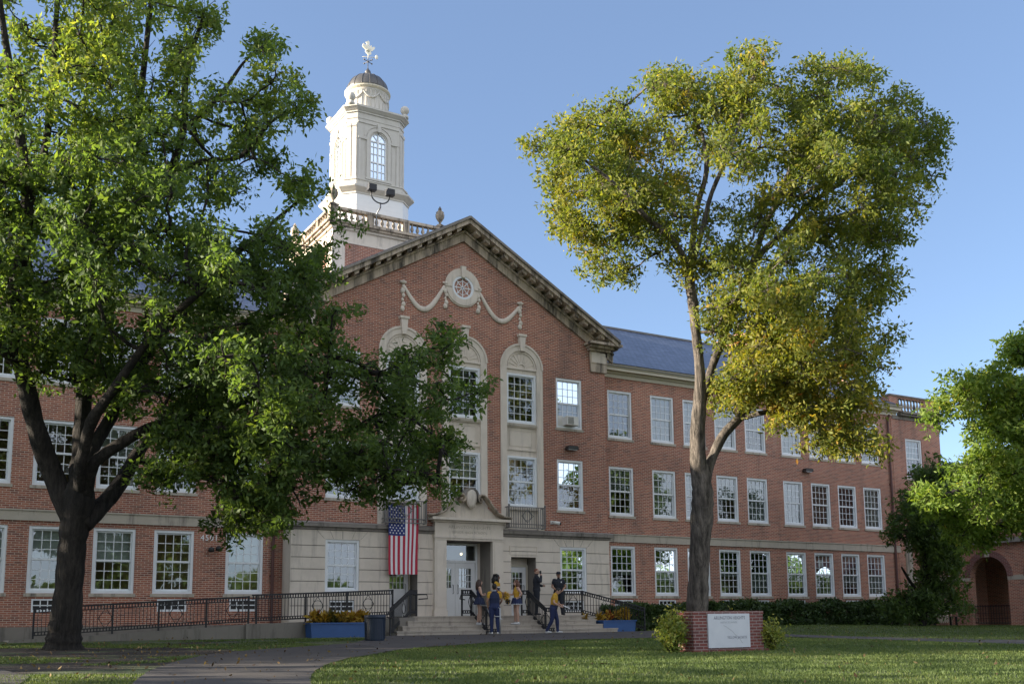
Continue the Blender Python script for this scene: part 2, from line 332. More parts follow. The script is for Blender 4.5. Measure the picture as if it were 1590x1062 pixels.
# pavilion brick, gable and its sides
PX0,PX1,PZS=10.84,23.95,3.86; ZE=11.35; ZA=15.12
pav=[(22.17,Z2,YP,1.23,2.02),(22.17,8.0,YP,1.23,2.02),(12.66,Z2,YP,1.23,2.02),(12.66,8.0,YP,1.23,2.02)]
bays=[AX-2.48,AX+.05,AX+2.55]
mb=MB(); wallgrid(mb,PX0,PX1,PZS,ZE,YP,[hole(w) for w in pav]+[(b-.93,b+.93,PZS,10.2,.1) for b in bays])
mb.add([(PX0,YP,ZE),(PX1,YP,ZE),(AX,YP,ZA)],[(0,1,2)])
mb.add([(PX0,YP,PZS),(PX0,YW+9,PZS),(PX0,YW+9,ZE),(PX0,YP,ZE)],[(0,1,2,3)]); mb.add([(PX1,YP,PZS),(PX1,YW+9,PZS),(PX1,YW+9,ZE),(PX1,YP,ZE)],[(0,1,2,3)])
mb.build('wall','brick',S)
# ground floor of the pavilion in limestone courses
gw=[(22.23,1.50,YP-.05,1.23,1.78),(12.68,1.50,YP-.05,1.23,1.78)]
gv=[(22.23,.80,YP-.05,.9,.42),(12.68,.80,YP-.05,.9,.42)]
SD=[(14.44,15.52),(19.40,20.50)]; DX0,DX1=16.60,18.52
mb=MB(); Ys=YP-.05
hol=[hole(w) for w in gw+gv]+[(a,b,.62,2.84,.75) for a,b in SD]+[(DX0,DX1,.62,3.38,1.05)]
# each course is a real block standing proud of a recessed joint
zc=[0,.62,1.03,1.44,1.85,2.26,2.66,3.06,3.60]
wallgrid(mb,PX0+.03,PX1-.03,0,3.60,Ys+.02,hol,rev=.2); mb.build('stone_joints','stone_sooty',S); mb=MB()
for a,b in zip(zc,zc[1:]):
    segs=[(PX0,PX1)]
    for h in hol:
        if h[2]<b-.05 and h[3]>a+.05:
            ns=[]
            for s0,s1 in segs:
                if h[1]<=s0 or h[0]>=s1: ns.append((s0,s1)); continue
                if h[0]-.02>s0: ns.append((s0,h[0]-.003))
                if h[1]+.02<s1: ns.append((h[1]+.003,s1))
            segs=ns
    zz0=a; zz1=b
    for h in hol:
        if a<h[3]<b-.03: mb.box(h[0]-.003,h[1]+.003,Ys-.010,Ys+.016,h[3]+.003,b-.012)
        if a+.03<h[2]<b: mb.box(h[0]-.003,h[1]+.003,Ys-.010,Ys+.016,a+.012,h[2]-.003)
    for s0,s1 in segs:
        if zz1-zz0>.1: mb.box(s0,s1,Ys-.010,Ys+.016,zz0+.012,zz1-.012)
mb.box(PX0,PX0+.03,Ys+.02,YW+.2,0,3.6); mb.box(PX1-.03,PX1,Ys+.02,YW+.2,0,3.6)
mb.build('stone_wall','stone',S)
for c in (22.23,12.68):                                              # fan of voussoir joints over the two ground windows
    for i in range(5):
        mb=MB(); t=(i-2)*.22; mb.bar((c+t*1.5,Ys-.0115,3.30),(c+t*2.1,Ys-.0115,3.58),.018,.004)
        mb.build('lintel_joint','stone_sooty',S)
mb=MB()
mb.box(PX0-.06,PX1+.06,Ys-.05,Ys+.06,3.605,3.70); mb.box(PX0-.14,PX1+.14,Ys-.14,Ys+.06,3.703,3.80); mb.prism([(Ys-.14,3.803),(Ys-.14,3.83),(YP+.0,3.90),(YP+.0,3.803)],PX0-.14,PX1+.14,'x')
mb.build('stone_cornice','stone_sooty',S)
for a,b in ((XL,PX0-.16),(PX1+.16,XR-.02)): mb=MB(); mb.box(a,b,YW-.05,YW+.03,3.62,3.92); mb.box(a,b,YW-.08,YW+.03,3.92,3.965); mb.build('band_course','stone_band',S)
for a,b in ((XL,PX0-.02),(PX1+.02,XR)): mb=MB(); mb.box(a,b,YW-.06,YW+.03,0,.42); mb.build('plinth','conc_dark',S)
# wing cornice: frieze board, bed mould, soffit, gutter
def cornice(a,b,Y,z):
    mb=MB(); mb.box(a,b,Y-.04,Y+.03,z,z+.16); mb.box(a,b,Y-.13,Y+.03,z+.163,z+.24); mb.box(a,b,Y-.34,Y+.03,z+.243,z+.33)
    mb.prism([(Y-.34,z+.333),(Y-.44,z+.44),(Y-.44,z+.475),(Y+.03,z+.475),(Y+.03,z+.333)],a,b,'x'); mb.build('cornice','trim',S)
    mb=MB(); mb.box(a,b,Y-.47,Y-.36,z+.478,z+.505); mb.build('gutter','iron',S)
cornice(XL,PX0-.02,YW,10.56); cornice(PX1+.02,XR+.3,YW,10.56)
# roofs
RY,RZ=43.,15.9
def roofslab(poly,name='roof',mat='slate'):
    mb=MB(); n=len(poly); mb.add(poly+[(x,y,z-.12) for x,y,z in poly],[tuple(range(n)),tuple(range(2*n-1,n-1,-1))]+[(i,(i+1)%n,(i+1)%n+n,i+n) for i in range(n)]); return mb.build(name,mat,S)
for a,b in ((XL-.3,AX),(AX,XR)):
    roofslab([(a,YW-.42,11.08),(b,YW-.42,11.08),(b,RY,RZ),(a,RY,RZ)]); roofslab([(a,RY,RZ),(b,RY,RZ),(b,52.4,11.08),(a,52.4,11.08)])
mb=MB(); mb.bar((XL-.3,RY,RZ+.03),(AX-2.6,RY,RZ+.03),.16,.1); mb.build('ridge_cap','metal_dome',S); mb=MB(); mb.bar((AX+2.6,RY,RZ+.03),(XR,RY,RZ+.03),.16,.1); mb.build('ridge_cap','metal_dome',S)
KS=(ZA-ZE)/(AX-PX0)                                                  # pitch of the gable
RPZ=ZA+.61
for sg in (-1,1):
    e=7.0; roofslab([(AX,YP-.56,RPZ),(AX+sg*e,YP-.56,RPZ-KS*e),(AX+sg*e,RY,RPZ-KS*e),(AX,RY,RPZ)])
# raking cornice of the pediment
def rake(name,off,th,y0,mat):
    mb=MB()
    for sg in (-1,1):
        e=6.55+.38
        L=[(AX,ZA+off),(AX+sg*e,ZA+off-KS*e),(AX+sg*e,ZA+off+th-KS*e),(AX,ZA+off+th)]
        mb.prism(L,y0,YP+.02)
    return mb.build(name,mat,S)
rake('raking_frieze',-.24,.32,YP-.09,'stone_dark'); rake('raking_mould',.083,.09,YP-.17,'stone_dark'); rake('raking_corona',.30,.17,YP-.60,'stone_dark'); rake('raking_crown',.473,.10,YP-.68,'stone_sooty')
for sg in (-1,1):
    for i in range(1,17):
        mb=MB(); u=i*.41; cx=AX+sg*u; z=ZA+.175-KS*u
        mb.prism([(cx-.09,z+sg*KS*.09),(cx+.09,z-sg*KS*.09),(cx+.09,z-sg*KS*.09+.122),(cx-.09,z+sg*KS*.09+.122)],YP-.50,YP-.005)
        mb.build('modillion','stone_dark',S)
for sg in (-1,1):
    mb=MB(); xc=AX+sg*6.22; a,b=sorted((xc-.40,xc+.40)); o=sg*.1
    mb.box(a,b,YP-.07,YP+.02,10.45,10.80); mb.box(a-.015,b+.015,YP-.09,YP+.02,10.803,11.30); mb.box(a-.12,b+.12,YP-.2,YP+.02,11.303,11.40); mb.box(a-.28+o,b+.28+o,YP-.38,YP+.02,11.403,11.50); mb.box(a-.38+o,b+.38+o,YP-.56,YP+.02,11.503,11.60)
    mb.build('cornice_return','stone_dark',S)
for sg in (-1,1):
    mb=MB(); xc=AX+sg*6.22; mb.box(xc-.36,xc+.33,YP-.098,YP-.0905,10.84,11.26)
    mb.build('pilaster_block','stone',S)
# oculus with a wheel window
OC=(AX-.02,YP,13.03)
mb=MB(); mb.smooth=False; mb.ring(OC,.46,.70,YP-.07,YP+.1,44); mb.ring(OC,.70,.755,YP-.04,YP+.05,44); mb.prism([(OC[0]-.075,13.42),(OC[0]+.075,13.42),(OC[0]+.11,13.86),(OC[0]-.11,13.86)],YP-.12,YP+.02)
for s_ in (-1,1): mb.box(OC[0]+s_*.63-.14,OC[0]+s_*.63+.14,YP-.1,YP+.02,12.99,13.07)
mb.build('round_surround','stone',S)
mb=MB(); mb.ring(OC,.37,.462,YP-.055,YP+.05,44)
for i in range(8):
    t=i*math.pi/4; mb.bar((OC[0]+.0*math.cos(t),YP+.0,OC[2]),(OC[0]+.38*math.cos(t),YP+.0,OC[2]+.38*math.sin(t)),.03,.03)
    t+=math.pi/8
    a=t-math.pi/8;b=t+math.pi/8; q=[(OC[0]+.29*math.cos(a),OC[2]+.29*math.sin(a)),(OC[0]+.25*math.cos(t),OC[2]+.25*math.sin(t)),(OC[0]+.29*math.cos(b),OC[2]+.29*math.sin(b))]
    mb.bar((q[0][0],YP,q[0][1]),(q[1][0],YP,q[1][1]),.022,.022); mb.bar((q[1][0],YP,q[1][1]),(q[2][0],YP,q[2][1]),.022,.022)
rw=mb.build('round_window','frame',S)
mb=MB(); mb.lathe([(.0001,0),(.42,0)],(0,0,0),40); mb.v=[(OC[0]+x,YP+.035,OC[2]+y) for x,y,z in mb.v]; mb.f=mb.f[:40]; mb.mi=mb.mi[:40]; mb.sm=mb.sm[:40]; mb.build('pane','glass',rw)
mb=MB(); mb.box(OC[0]-.46,OC[0]+.46,YP+.11,YP+.5,12.57,13.49); mb.build('lining','dark',rw)
# carved swags and drops
def swag(x0,z0,x1,z1,sag):
    mb=MB(); mb.smooth=True; pts=[];rad=[]
    for i in range(15):
        t=i/14; pts.append((x0+(x1-x0)*t,YP-.02,z0+(z1-z0)*t-sag*4*t*(1-t)*(.75+.25*math.sin(math.pi*t)))); rad.append((.055+.055*math.sin(math.pi*t),.05))
    mb.tube(pts,rad,8); return mb
def drop(mb,x,z0,z1):
    mb.smooth=True
    mb.ball((x,YP-.05,z0+.09),.085,10,7); mb.ball((x-.09,YP-.03,z0+.1),.05,8,5); mb.ball((x+.09,YP-.03,z0+.1),.05,8,5)
    n=6
    for i in range(n):
        z=z0-(z0-z1)*(i+.4)/n; mb.ball((x+.02*(-1)**i,YP-.02,z),.075+.02*math.sin(i*1.7),8,6,1,.7,1.25)
SW=[(14.94,12.74,16.62,13.0),(18.05,13.0,19.90,12.68)]
for q in ((14.92,12.74,16.60,12.98,.92),(18.10,12.98,19.88,12.66,.86)): swag(*q).build('stone_swag','stone',S)
for x,z0,z1 in ((14.90,12.76,11.75),(16.66,13.0,12.12),(18.06,13.0,12.12),(19.92,12.70,11.75)):
    mb=MB(); drop(mb,x,z0,z1); mb.build('stone_drop','stone',S)
# three tall arched bays
for b in bays:
    mb=MB(); y0=YP-.06; sp=10.2; ro,ri=.95,.68
    for s_ in (-1,1):
        q=sorted((b+s_*ri,b+s_*ro)); mb.box(q[0],q[1],y0,YP+.12,PZS,sp)
    mb.ring((b,0,sp),ri,ro,y0,YP+.12,36,0,math.pi); mb.ring((b,0,sp),ro-.06,ro+.02,y0-.03,y0-.003,36,0,math.pi)
    mb.prism([(b-.085,10.86),(b+.085,10.86),(b+.14,11.44),(b-.14,11.44)],y0-.1,YP); mb.box(b-.18,b+.18,y0-.13,YP,11.443,11.53)
    mb.build('bay_surround','stone',S)
    mb=MB(); mb.box(b-ri,b+ri,YP+.06,YP+.1,PZS,4.74); mb.build('bay_panel','stone',S)
    mb=MB(); mb.box(b-ri,b+ri,YP+.06,YP+.1,6.72,8.0)
    mb.box(b-ri,b+ri,YP+.02,YP+.061,6.95,7.0); mb.box(b-ri,b+ri,YP-.02,YP+.061,7.86,7.96)
    for z0,z1 in ((7.12,7.15),(7.72,7.75)): mb.box(b-.5,b+.5,YP+.045,YP+.061,z0,z1)
    for s_ in (-1,1): mb.box(b+s_*.5-.015,b+s_*.5+.015,YP+.045,YP+.061,7.15,7.72)
    mb.build('bay_panel','stone',S)
    mb=MB()
    mb.box(b-ri,b+ri,YP+.0,YP+.1,9.97,10.2); mb.box(b-ri,b+ri,YP-.05,YP+.01,10.13,10.201)
    vs=[(b,YP-.014,sp)]+[(b+ri*math.cos(math.pi*i/24),YP-.014,sp+ri*math.sin(math.pi*i/24)) for i in range(25)]
    mb.add(vs,[(0,i,i+1) for i in range(1,25)])
    for i in range(1,10):
        t=math.pi*i/10; mb.bar((b+.2*math.cos(t),YP-.022,sp+.2*math.sin(t)),(b+.58*math.cos(t),YP-.022,sp+.58*math.sin(t)),.024,.03)
    mb.ring((b,0,sp),.15,.2,YP-.04,YP-.015,16,0,math.pi); mb.ring((b,0,sp),.6,.64,YP-.045,YP-.015,30,0,math.pi)
    mb.build('fan_panel','stone',S)
bayw=[(b,4.74,YP+.02,1.34,1.98) for b in bays]+[(b,8.0,YP+.02,1.34,1.97) for b in bays]
# ------------------------------------------------------------------ windows: one kind, copied
def sash_frame(W,H,rows=6,cols=4,sill=True):
    mb=MB(); t=.085
    mb.box(-W/2,-W/2+t,-.02,.1,0,H); mb.box(W/2-t,W/2,-.02,.1,0,H); mb.box(-W/2+t,W/2-t,-.02,.1,H-t,H); mb.box(-W/2+t,W/2-t,-.02,.1,0,.085)
    a,b,c,d=-W/2+t,W/2-t,.085,H-t; zm=(c+d)/2; s=.05
    for z0,z1,y in ((zm-.02,d,.045),(c,zm+.02,.075)):
        mb.box(a,a+s,y,y+.03,z0,z1); mb.box(b-s,b,y,y+.03,z0,z1); mb.box(a+s,b-s,y,y+.03,z1-s,z1); mb.box(a+s,b-s,y,y+.03,z0,z0+s*1.25)
        for i in range(1,cols): x=a+s+(b-a-2*s)*i/cols; mb.box(x-.011,x+.011,y+.004,y+.022,z0+s,z1-s)
        for i in range(1,3): z=z0+s+(z1-z0-2*s)*i/3; mb.box(a+s,b-s,y+.006,y+.02,z-.011,z+.011)
    return mb
PROTO={}
def proto(key):
    W,H=key; r=empty('p',(0,0,0)); o=sash_frame(W,H).build('window','frame'); bpy.data.objects.remove(r)
    m2=MB(); zm=(.085+H-.085)/2; m2.add([(-W/2+.09,.062,zm),(W/2-.09,.062,zm),(W/2-.09,.062,H-.09),(-W/2+.09,.062,H-.09),(-W/2+.09,.092,.09),(W/2-.09,.092,.09),(W/2-.09,.092,zm),(-W/2+.09,.092,zm)],[(0,1,2,3),(4,5,6,7)])
    g=m2.build('pane','glass',o); m3=MB(); m3.box(-W/2-.06,W/2+.06,-.07,.06,-.10,-.004); s_=m3.build('sill','stone_band',o); return o,g,s_
def blind(o,W,H,frac,y=.15):
    mb=MB(); n=max(2,int(frac*H/.05))
    for i in range(n):
        z=H-.08-i*.05; mb.add([(-W/2+.09,y,z),(W/2-.09,y,z),(W/2-.09,y+.018,z-.047),(-W/2+.09,y+.018,z-.047)],[(0,1,2,3)])
    b=mb.build('blind','blind'); b.parent=o; return b
def place_window(wn,fr=None,back=.04):
    x,z,Y,W,H=wn; key=(W,H)
    if key not in PROTO: PROTO[key]=proto(key); o=PROTO[key][0]; first=True
    else:
        p=PROTO[key]; o=p[0].copy(); COL.objects.link(o)
        for ch in p[1:]: c=ch.copy(); COL.objects.link(c); c.parent=o
    o.parent=S; o.location=Vector((x,Y+back,z))-WORLD[S.name]
    if fr: blind(o,W,H,fr)
    return o
rb=random.Random(4)
for wn in wins:
    fr=None; q=rb.random()
    if wn[1]==GZ: fr=(.5+.45*rb.random() if q<.85 else None) if wn[0]>24 else (.5 if q<.7 else None)
    elif wn[0]>24: fr=None if q<.2 else (.5 if q<.6 else .95)
    else: fr=None if q<.5 else .5
    place_window(wn,fr)
for wn in pav+gw: place_window(wn,.95 if wn[1]==8.0 else (.5 if rb.random()<.6 else None))
for wn in bayw: place_window(wn,None if wn[1]>7 else (None if wn[0]>19 else .5),back=.0)
# small grilled vents under the ground floor windows
mb=MB()
def vent(x,z,Y,W,H):
    mb=MB(); mb.box(-W/2,-W/2+.05,-.02,.06,0,H); mb.box(W/2-.05,W/2,-.02,.06,0,H); mb.box(-W/2+.05,W/2-.05,-.02,.06,H-.05,H); mb.box(-W/2+.05,W/2-.05,-.02,.06,0,.07); mb.box(-W/2+.05,W/2-.05,0,.03,H/2-.012,H/2+.02)
    for i in range(1,4): xx=-W/2+.05+(W-.1)*i/4; mb.box(xx-.015,xx+.015,.0,.03,.07,H-.05)
    return mb
vo=vent(*vents[0]).build('vent_window','frame'); b_=MB(); b_.box(-.43,.43,.05,.09,.03,.37); vc=b_.build('pane','dark',vo)
for i,q in enumerate(vents+gv):
    o=vo if i==0 else vo.copy()
    if i: COL.objects.link(o); c=vc.copy(); COL.objects.link(c); c.parent=o
    o.parent=S; o.location=Vector((q[0],q[2]+.03,q[1]))-WORLD[S.name]
# dark rooms behind the glass, with a few lit tubes
mb=MB()
for z in (.35,4.2,7.45,10.7): mb.box(XL+.3,XR-.1,YW+.45,40.5,z,z+.1)
mb.box(XL+.3,XR-.1,39.6,39.8,.3,10.6)
for x in (-2.8,1.0,6.3,10.7,14.2,20.6,24.1,28.4,33.9,37.9): mb.box(x-.06,x+.06,YW+.45,39.6,.3,10.6)
for z in (3.9,7.2): mb.box(PX0+.3,PX1-.3,YP+.4,YW+.6,z+.3,z+.4)
mb.box(PX0+.3,PX1-.3,YP+.5,YW+.6,10.65,10.75)
mb.build('interior','interior',S)
tl=MB(); tl.box(-.62,.62,-.05,.05,-.03,.03); t0=tl.build('ceiling_light','tube_light')
TL=[(3.55,35.4,4.02),(5.35,35.4,4.02),(7.0,35.5,4.02),(7.3,36.6,4.02),(9.2,35.2,4.02),(20.0,35.2,7.25),(22.2,35.0,7.25),(22.2,36.2,7.25),(27.6,35.2,7.25),(31.2,35.0,7.25),(35.3,35.2,7.25),(31.0,35.4,4.05),(1.2,35.4,7.25),(5.4,35.6,7.25),(5.5,35.4,10.5)]
for i,p in enumerate(TL):
    o=t0 if i==0 else t0.copy()
    if i: COL.objects.link(o)
    o.parent=S; o.location=Vector(p)-WORLD[S.name]
# ------------------------------------------------------------------ entrance
yd=YP-.05
mb=MB(); e0,e1=16.13,18.97
for a,b in ((e0,DX0),(DX1,e1)):
    mb.box(a,b,yd-.17,yd+.02,.62,3.38); mb.box(a-.03,b+.03,yd-.2,yd+.02,.62,.86); mb.box(a+.07,b-.07,yd-.185,yd-.172,.98,3.28)
mb.box(e0-.01,e1+.01,yd-.18,yd+.02,3.383,3.46); mb.box(e0-.03,e1+.03,yd-.21,yd+.02,3.463,3.56); mb.box(e0-.0,e1+.0,yd-.17,yd+.02,3.563,4.03)
mb.box(e0-.08,e1+.08,yd-.25,yd+.02,4.033,4.10); mb.box(e0-.2,e1+.2,yd-.40,yd+.02,4.103,4.20)
mb.build('door_surround','stone',S)
mb=MB(); xc=17.55                                                    # broken swan-neck pediment with a cartouche
mb.prism([(e0-.2,4.205),(e1+.2,4.205),(e1+.05,4.30),(18.6,4.42),(18.2,4.75),(18.0,5.02),(xc,5.10),(17.1,5.02),(16.9,4.75),(16.5,4.42),(e0-.05,4.30)],yd-.10,yd+.02)
mb.build('tympanum','stone',S)
mb=MB()
for sg in (-1,1):
    P=[(xc+sg*1.68,4.26),(xc+sg*1.35,4.30),(xc+sg*1.08,4.44),(xc+sg*.85,4.70),(xc+sg*.66,4.95),(xc+sg*.5,5.07),(xc+sg*.36,5.06),(xc+sg*.27,4.95),(xc+sg*.30,4.82),(xc+sg*.40,4.80),(xc+sg*.45,4.88),(xc+sg*.40,4.95)]
    R=[.05,.05,.055,.06,.06,.06,.055,.05,.048,.045,.04,.035]
    mb.smooth=True; mb.tube([(x,yd-.24,z) for x,z in P],[(.20,r) for r in R],8,ref=(0,1,0))
mb.build('swan_neck','stone_dark',S)
mb=MB(); mb.smooth=True
mb.lathe([(.02,-.06),(.2,-.06),(.235,-.02),(.235,.03),(.16,.07),(.02,.08)],(0,0,0),24,.95,1.6); mb.v=[(xc+x,yd-.30-z,4.95+y) for x,y,z in mb.v]; mb.build('cartouche','stone',S)
mb=MB(); mb.ring((xc,0,5.02),.235,.31,yd-.36,yd-.05,20,math.radians(-5),math.radians(185)); mb.build('cartouche_hood','stone_sooty',S)
addtext('frieze_inscription','ARLINGTON HEIGHTS',.155,17.55,yd-.171,3.82,'stone_band',S,.004,1.15); addtext('frieze_inscription','SENIOR HIGH SCHOOL',.13,17.55,yd-.171,3.64,'stone_band',S,.004,1.1)
def door(x0,x1,z0,z1,y,hx,win=(3,3)):
    o=MB(); t=.10; W=x1-x0; a,b=x0+.005,x1-.005; gz0,gz1=z0+.98*(z1-z0)/2.1+.12,z1-.2; gx0,gx1=a+.16,b-.16
    o.box(a,gx0,y,y+.05,z0,z1); o.box(gx1,b,y,y+.05,z0,z1); o.box(gx0,gx1,y,y+.05,z0,gz0); o.box(gx0,gx1,y,y+.05,gz1,z1)
    for i in range(1,4): x=gx0+(gx1-gx0)*i/4; o.box(x-.013,x+.013,y+.004,y+.04,gz0,gz1)
    for i in range(1,3): z=gz0+(gz1-gz0)*i/3; o.box(gx0,gx1,y+.008,y+.036,z-.013,z+.013)
    for q0,q1 in ((z0+.2,z0+.52),(z0+.6,gz0-.1)): o.box(a+.14,b-.14,y-.012,y-.002,q0,q1)
    d=o.build('door','white',S); g=MB(); g.add([(gx0,y+.025,gz0),(gx1,y+.025,gz0),(gx1,y+.025,gz1),(gx0,y+.025,gz1)],[(0,1,2,3)]); g.build('pane','glass',d)
    h=MB(); h.tube([(hx,y-.01,z0+.82),(hx,y-.07,z0+.86),(hx,y-.07,z0+1.12),(hx,y-.01,z0+1.16)],.015,6); h.build('handle','steel',d)
LZ=.655
dy=YP+.82; dx0,dx1=DX0+.02,18.34
mid=(dx0+dx1)/2; door(dx0+.06,mid,LZ,2.62,dy,mid-.1); door(mid,dx1-.02,LZ,2.62,dy,mid+.1)
mb=MB(); mb.box(dx0-.02,dx0+.055,dy-.03,dy+.1,LZ,3.36); mb.box(dx1-.015,dx1+.07,dy-.03,dy+.1,LZ,3.36); mb.box(dx0+.055,dx1-.015,dy-.03,dy+.1,2.625,2.72); mb.box(dx0+.055,dx1-.015,dy-.03,dy+.1,3.28,3.36)
fr_=mb.build('transom','white',S); mb=MB(); mb.add([(dx0+.055,dy+.03,2.72),(dx1-.015,dy+.03,2.72),(dx1-.015,dy+.03,3.28),(dx0+.055,dy+.03,3.28)],[(0,1,2,3)]); mb.build('pane','glass',fr_)
mb=MB(); mb.box(dx1+.073,DX1+.001,dy-.05,dy+.2,.62,3.379); mb.build('door_jamb','stone',S)
mb=MB(); mb.box(DX0+.02,DX1-.02,dy+1.3,dy+1.4,.62,3.38); mb.build('entry_hall','interior',S)
mb=MB(); mb.ball((18.15,dy+.8,3.02),.045,10,8); mb.build('hall_lamp','tube_light',S)
for a,b in SD:
    door(a+.1,b-.08,LZ,2.5,yd+.62,b-.2); mb=MB(); mb.box(a+.02,a+.095,yd+.6,yd+.72,LZ,2.58); mb.box(b-.075,b-.01,yd+.6,yd+.72,LZ,2.58); mb.box(a+.095,b-.075,yd+.6,yd+.72,2.505,2.58); mb.build('door_frame','trim',S)
    mb=MB(); mb.box(a+.003,b-.003,yd+.66,yd+.74,2.583,2.838); mb.build('door_head','stone',S); mb=MB(); mb.box(a+.02,b-.02,yd+1.2,yd+1.3,.62,2.8); mb.build('entry_hall','interior',S)
    mb=MB(); z0,z1=2.93,3.27
    for q in ((a-.06,b+.06,z0,z0+.03),(a-.06,b+.06,z1-.03,z1),(a-.06,a-.03,z0+.03,z1-.03),(b+.03,b+.06,z0+.03,z1-.03)): mb.box(q[0],q[1],Ys-.03,Ys-.003,q[2],q[3])
    mb.build('door_panel','stone',S)
# iron rails in front of the bay windows
for b in (bays[0],bays[2]):
    mb=MB(); x0,x1=b-.80,b+.80; y0,y1=YP-.36,YP-.08; z0,z1=3.93,4.72
    for z in (z0,z0+.14,z1): mb.bar((x0,y0,z),(x1,y0,z),.03); mb.bar((x0,y0,z),(x0,y1,z),.03); mb.bar((x1,y0,z),(x1,y1,z),.03)
    for i in range(17):
        x=x0+(x1-x0)*i/16; mb.bar((x,y0,z0),(x,y0,z1),.018 if i%16 else .04)
    for i in range(1,3):
        for xx in (x0,x1): mb.bar((xx,y0+(y1-y0)*i/3,z0),(xx,y0+(y1-y0)*i/3,z1),.018)
    mb.ring((b,0,(z0+z1)/2+.06),.17,.19,y0-.012,y0+.012,20)
    for s_,t_ in ((1,1),(1,-1),(-1,1),(-1,-1)): mb.bar((b,y0-.013,(z0+z1)/2+.06+.26*t_),(b+.26*s_,y0-.013,(z0+z1)/2+.06),.018)
    for xx in (x0,x1): mb.ball((xx,y0,z1+.06),.045,8,6)
    mb.build('balcony_rail','iron_grey',S)
addtext('address_number','4501',.26,8.35,YW-.012,3.18,'white',S,.012,1.15)
# down pipes
for x in (10.48,41.95):
    mb=MB(); mb.tube([(x,YW-.09,.1),(x,YW-.09,10.3),(x,YW-.2,10.55)],.055,8)
    for z in (2,4.5,7,9.5): mb.box(x-.08,x+.08,YW-.1,YW,z,z+.05)
    mb.build('down_pipe','pipe',S)
# end block with its parapet and tall flank
ZB=10.42
mb=MB(); wallgrid(mb,XR+.001,XE,0,ZB,YW-.02,[hole(w) for w in wins if w[0]>43])
mb.box(XE-.2,XE,YW+.001,55,0,ZB); mb.box(XR,XE-.201,54.8,55,0,ZB)
mb.prism([(YW-.02,0),(55,0),(55,11.6),(51,13.4),(50.5,17.2),(44.5,17.6),(36.2,12.6),(36.,11.62),(YW-.02,11.62)],XR-.15,XR+.0,'x')
mb.box(XR+.001,42.9,YW-.02,YW+.23,10.82,11.62); mb.box(44.9,XE,YW-.02,YW+.23,10.82,11.62); mb.box(42.901,44.899,YW-.02,YW+.23,10.82,10.9); mb.box(42.901,44.899,YW-.02,YW+.23,11.53,11.62)
mb.build('end_block_wall','brick',S)
mb=MB(); mb.box(XR-.05,XE+.08,YW-.06,YW+.02,ZB,10.6); mb.box(XR+.4,XE+.2,YW-.26,YW+.02,10.603,10.70); mb.box(XR+.4,XE+.3,YW-.36,YW+.02,10.703,10.80); mb.box(XR-.2,XE+.1,YW-.08,YW+.3,11.623,11.70); mb.build('parapet_coping','stone_sooty',S)
mb=MB(); mb.smooth=True
for i in range(8):
    x=43.05+i*.243; mb.lathe([(.06,10.9),(.06,10.95),(.035,10.99),(.075,11.12),(.07,11.2),(.035,11.4),(.06,11.46),(.06,11.53)],(x,YW+.08,0),10)
mb.build('parapet_balusters','stone_dark',S)
mb=MB(); mb.box(42.75,43.15,YW-.12,YW-.021,.2,4.3); mb.box(43.151,46,YW-.08,YW-.021,2.2,2.42); mb.build('stone_pilaster','stone_band',S)
# arcade running forward from the end block
A0,A1=24.2,33.97; ZT=4.0
arches=[(31.73,1.02),(28.55,1.02),(25.7,1.02)]
mb=MB(); Xw=46.
def arcwall(mb,Xw,th):
    sp=2.36; segs=[A0]
    for c,r in sorted(arches): segs+=[c-r,c+r]
    segs.append(A1)
    for i in range(0,len(segs),2): mb.box(Xw,Xw+th,segs[i],segs[i+1],0,ZT)
    for c,r in arches:
        P=[(c-r,sp)]+[(c-r*math.cos(math.pi*i/20),sp+r*math.sin(math.pi*i/20)) for i in range(1,20)]+[(c+r,sp),(c+r,ZT),(c-r,ZT)]
        vs=[(Xw,a,z) for a,z in P]+[(Xw+th,a,z) for a,z in P]; n=len(P); top=n-1
        fs=[]
        for i in range(20): fs.append((i,i+1,i+1+n,i+n))
        for off in (0,n):
            for i in range(10): fs.append((off+n-1,off+i,off+i+1))
            fs.append((off+n-1,off+10,off+n-2))
            for i in range(10,20): fs.append((off+n-2,off+i,off+i+1))
        mb.add(vs,fs)
arcwall(mb,Xw,.4); mb.box(Xw+3.2,Xw+3.4,A0,A1+.3,0,8.2); mb.box(Xw+.401,Xw+3.2,A1+.1,A1+.3,0,ZT)
mb.box(Xw+.0,Xw+.4,A0,A1,4.25,8.0)
AR=empty('arcade_wing',(46,29,0),'low brick arcade with round arches and stone bands at the right edge','arcade')
mb.build('wall','brick',AR)
for c,r in arches:
    mb=MB(); mb.prism([(c-.12,3.36),(c+.12,3.36),(c+.17,3.8),(c-.17,3.8)],Xw-.05,Xw-.003,'x'); mb.build('keystone','stone_band',AR)
edges=[A0]; 
for c,r in sorted(arches): edges+=[c-r-.001,c+r+.001]
edges.append(A1)
for i in range(0,len(edges),2): mb=MB(); mb.box(Xw-.02,Xw+.1,edges[i],edges[i+1],2.2,2.42); mb.build('stone_band','stone_band',AR)
mb=MB(); mb.box(Xw-.22,Xw+.5,A0-.1,A1,4.003,4.10); mb.box(Xw-.1,Xw+.4,A0-.1,A1,4.103,4.24); mb.build('coping','stone_sooty',AR)
mb=MB(); mb.box(Xw+.4,Xw+3.2,A0,A1,4.05,4.2); mb.box(Xw,Xw+3.4,A0,A1,8.003,8.2); mb.build('roof','conc_dark',AR)
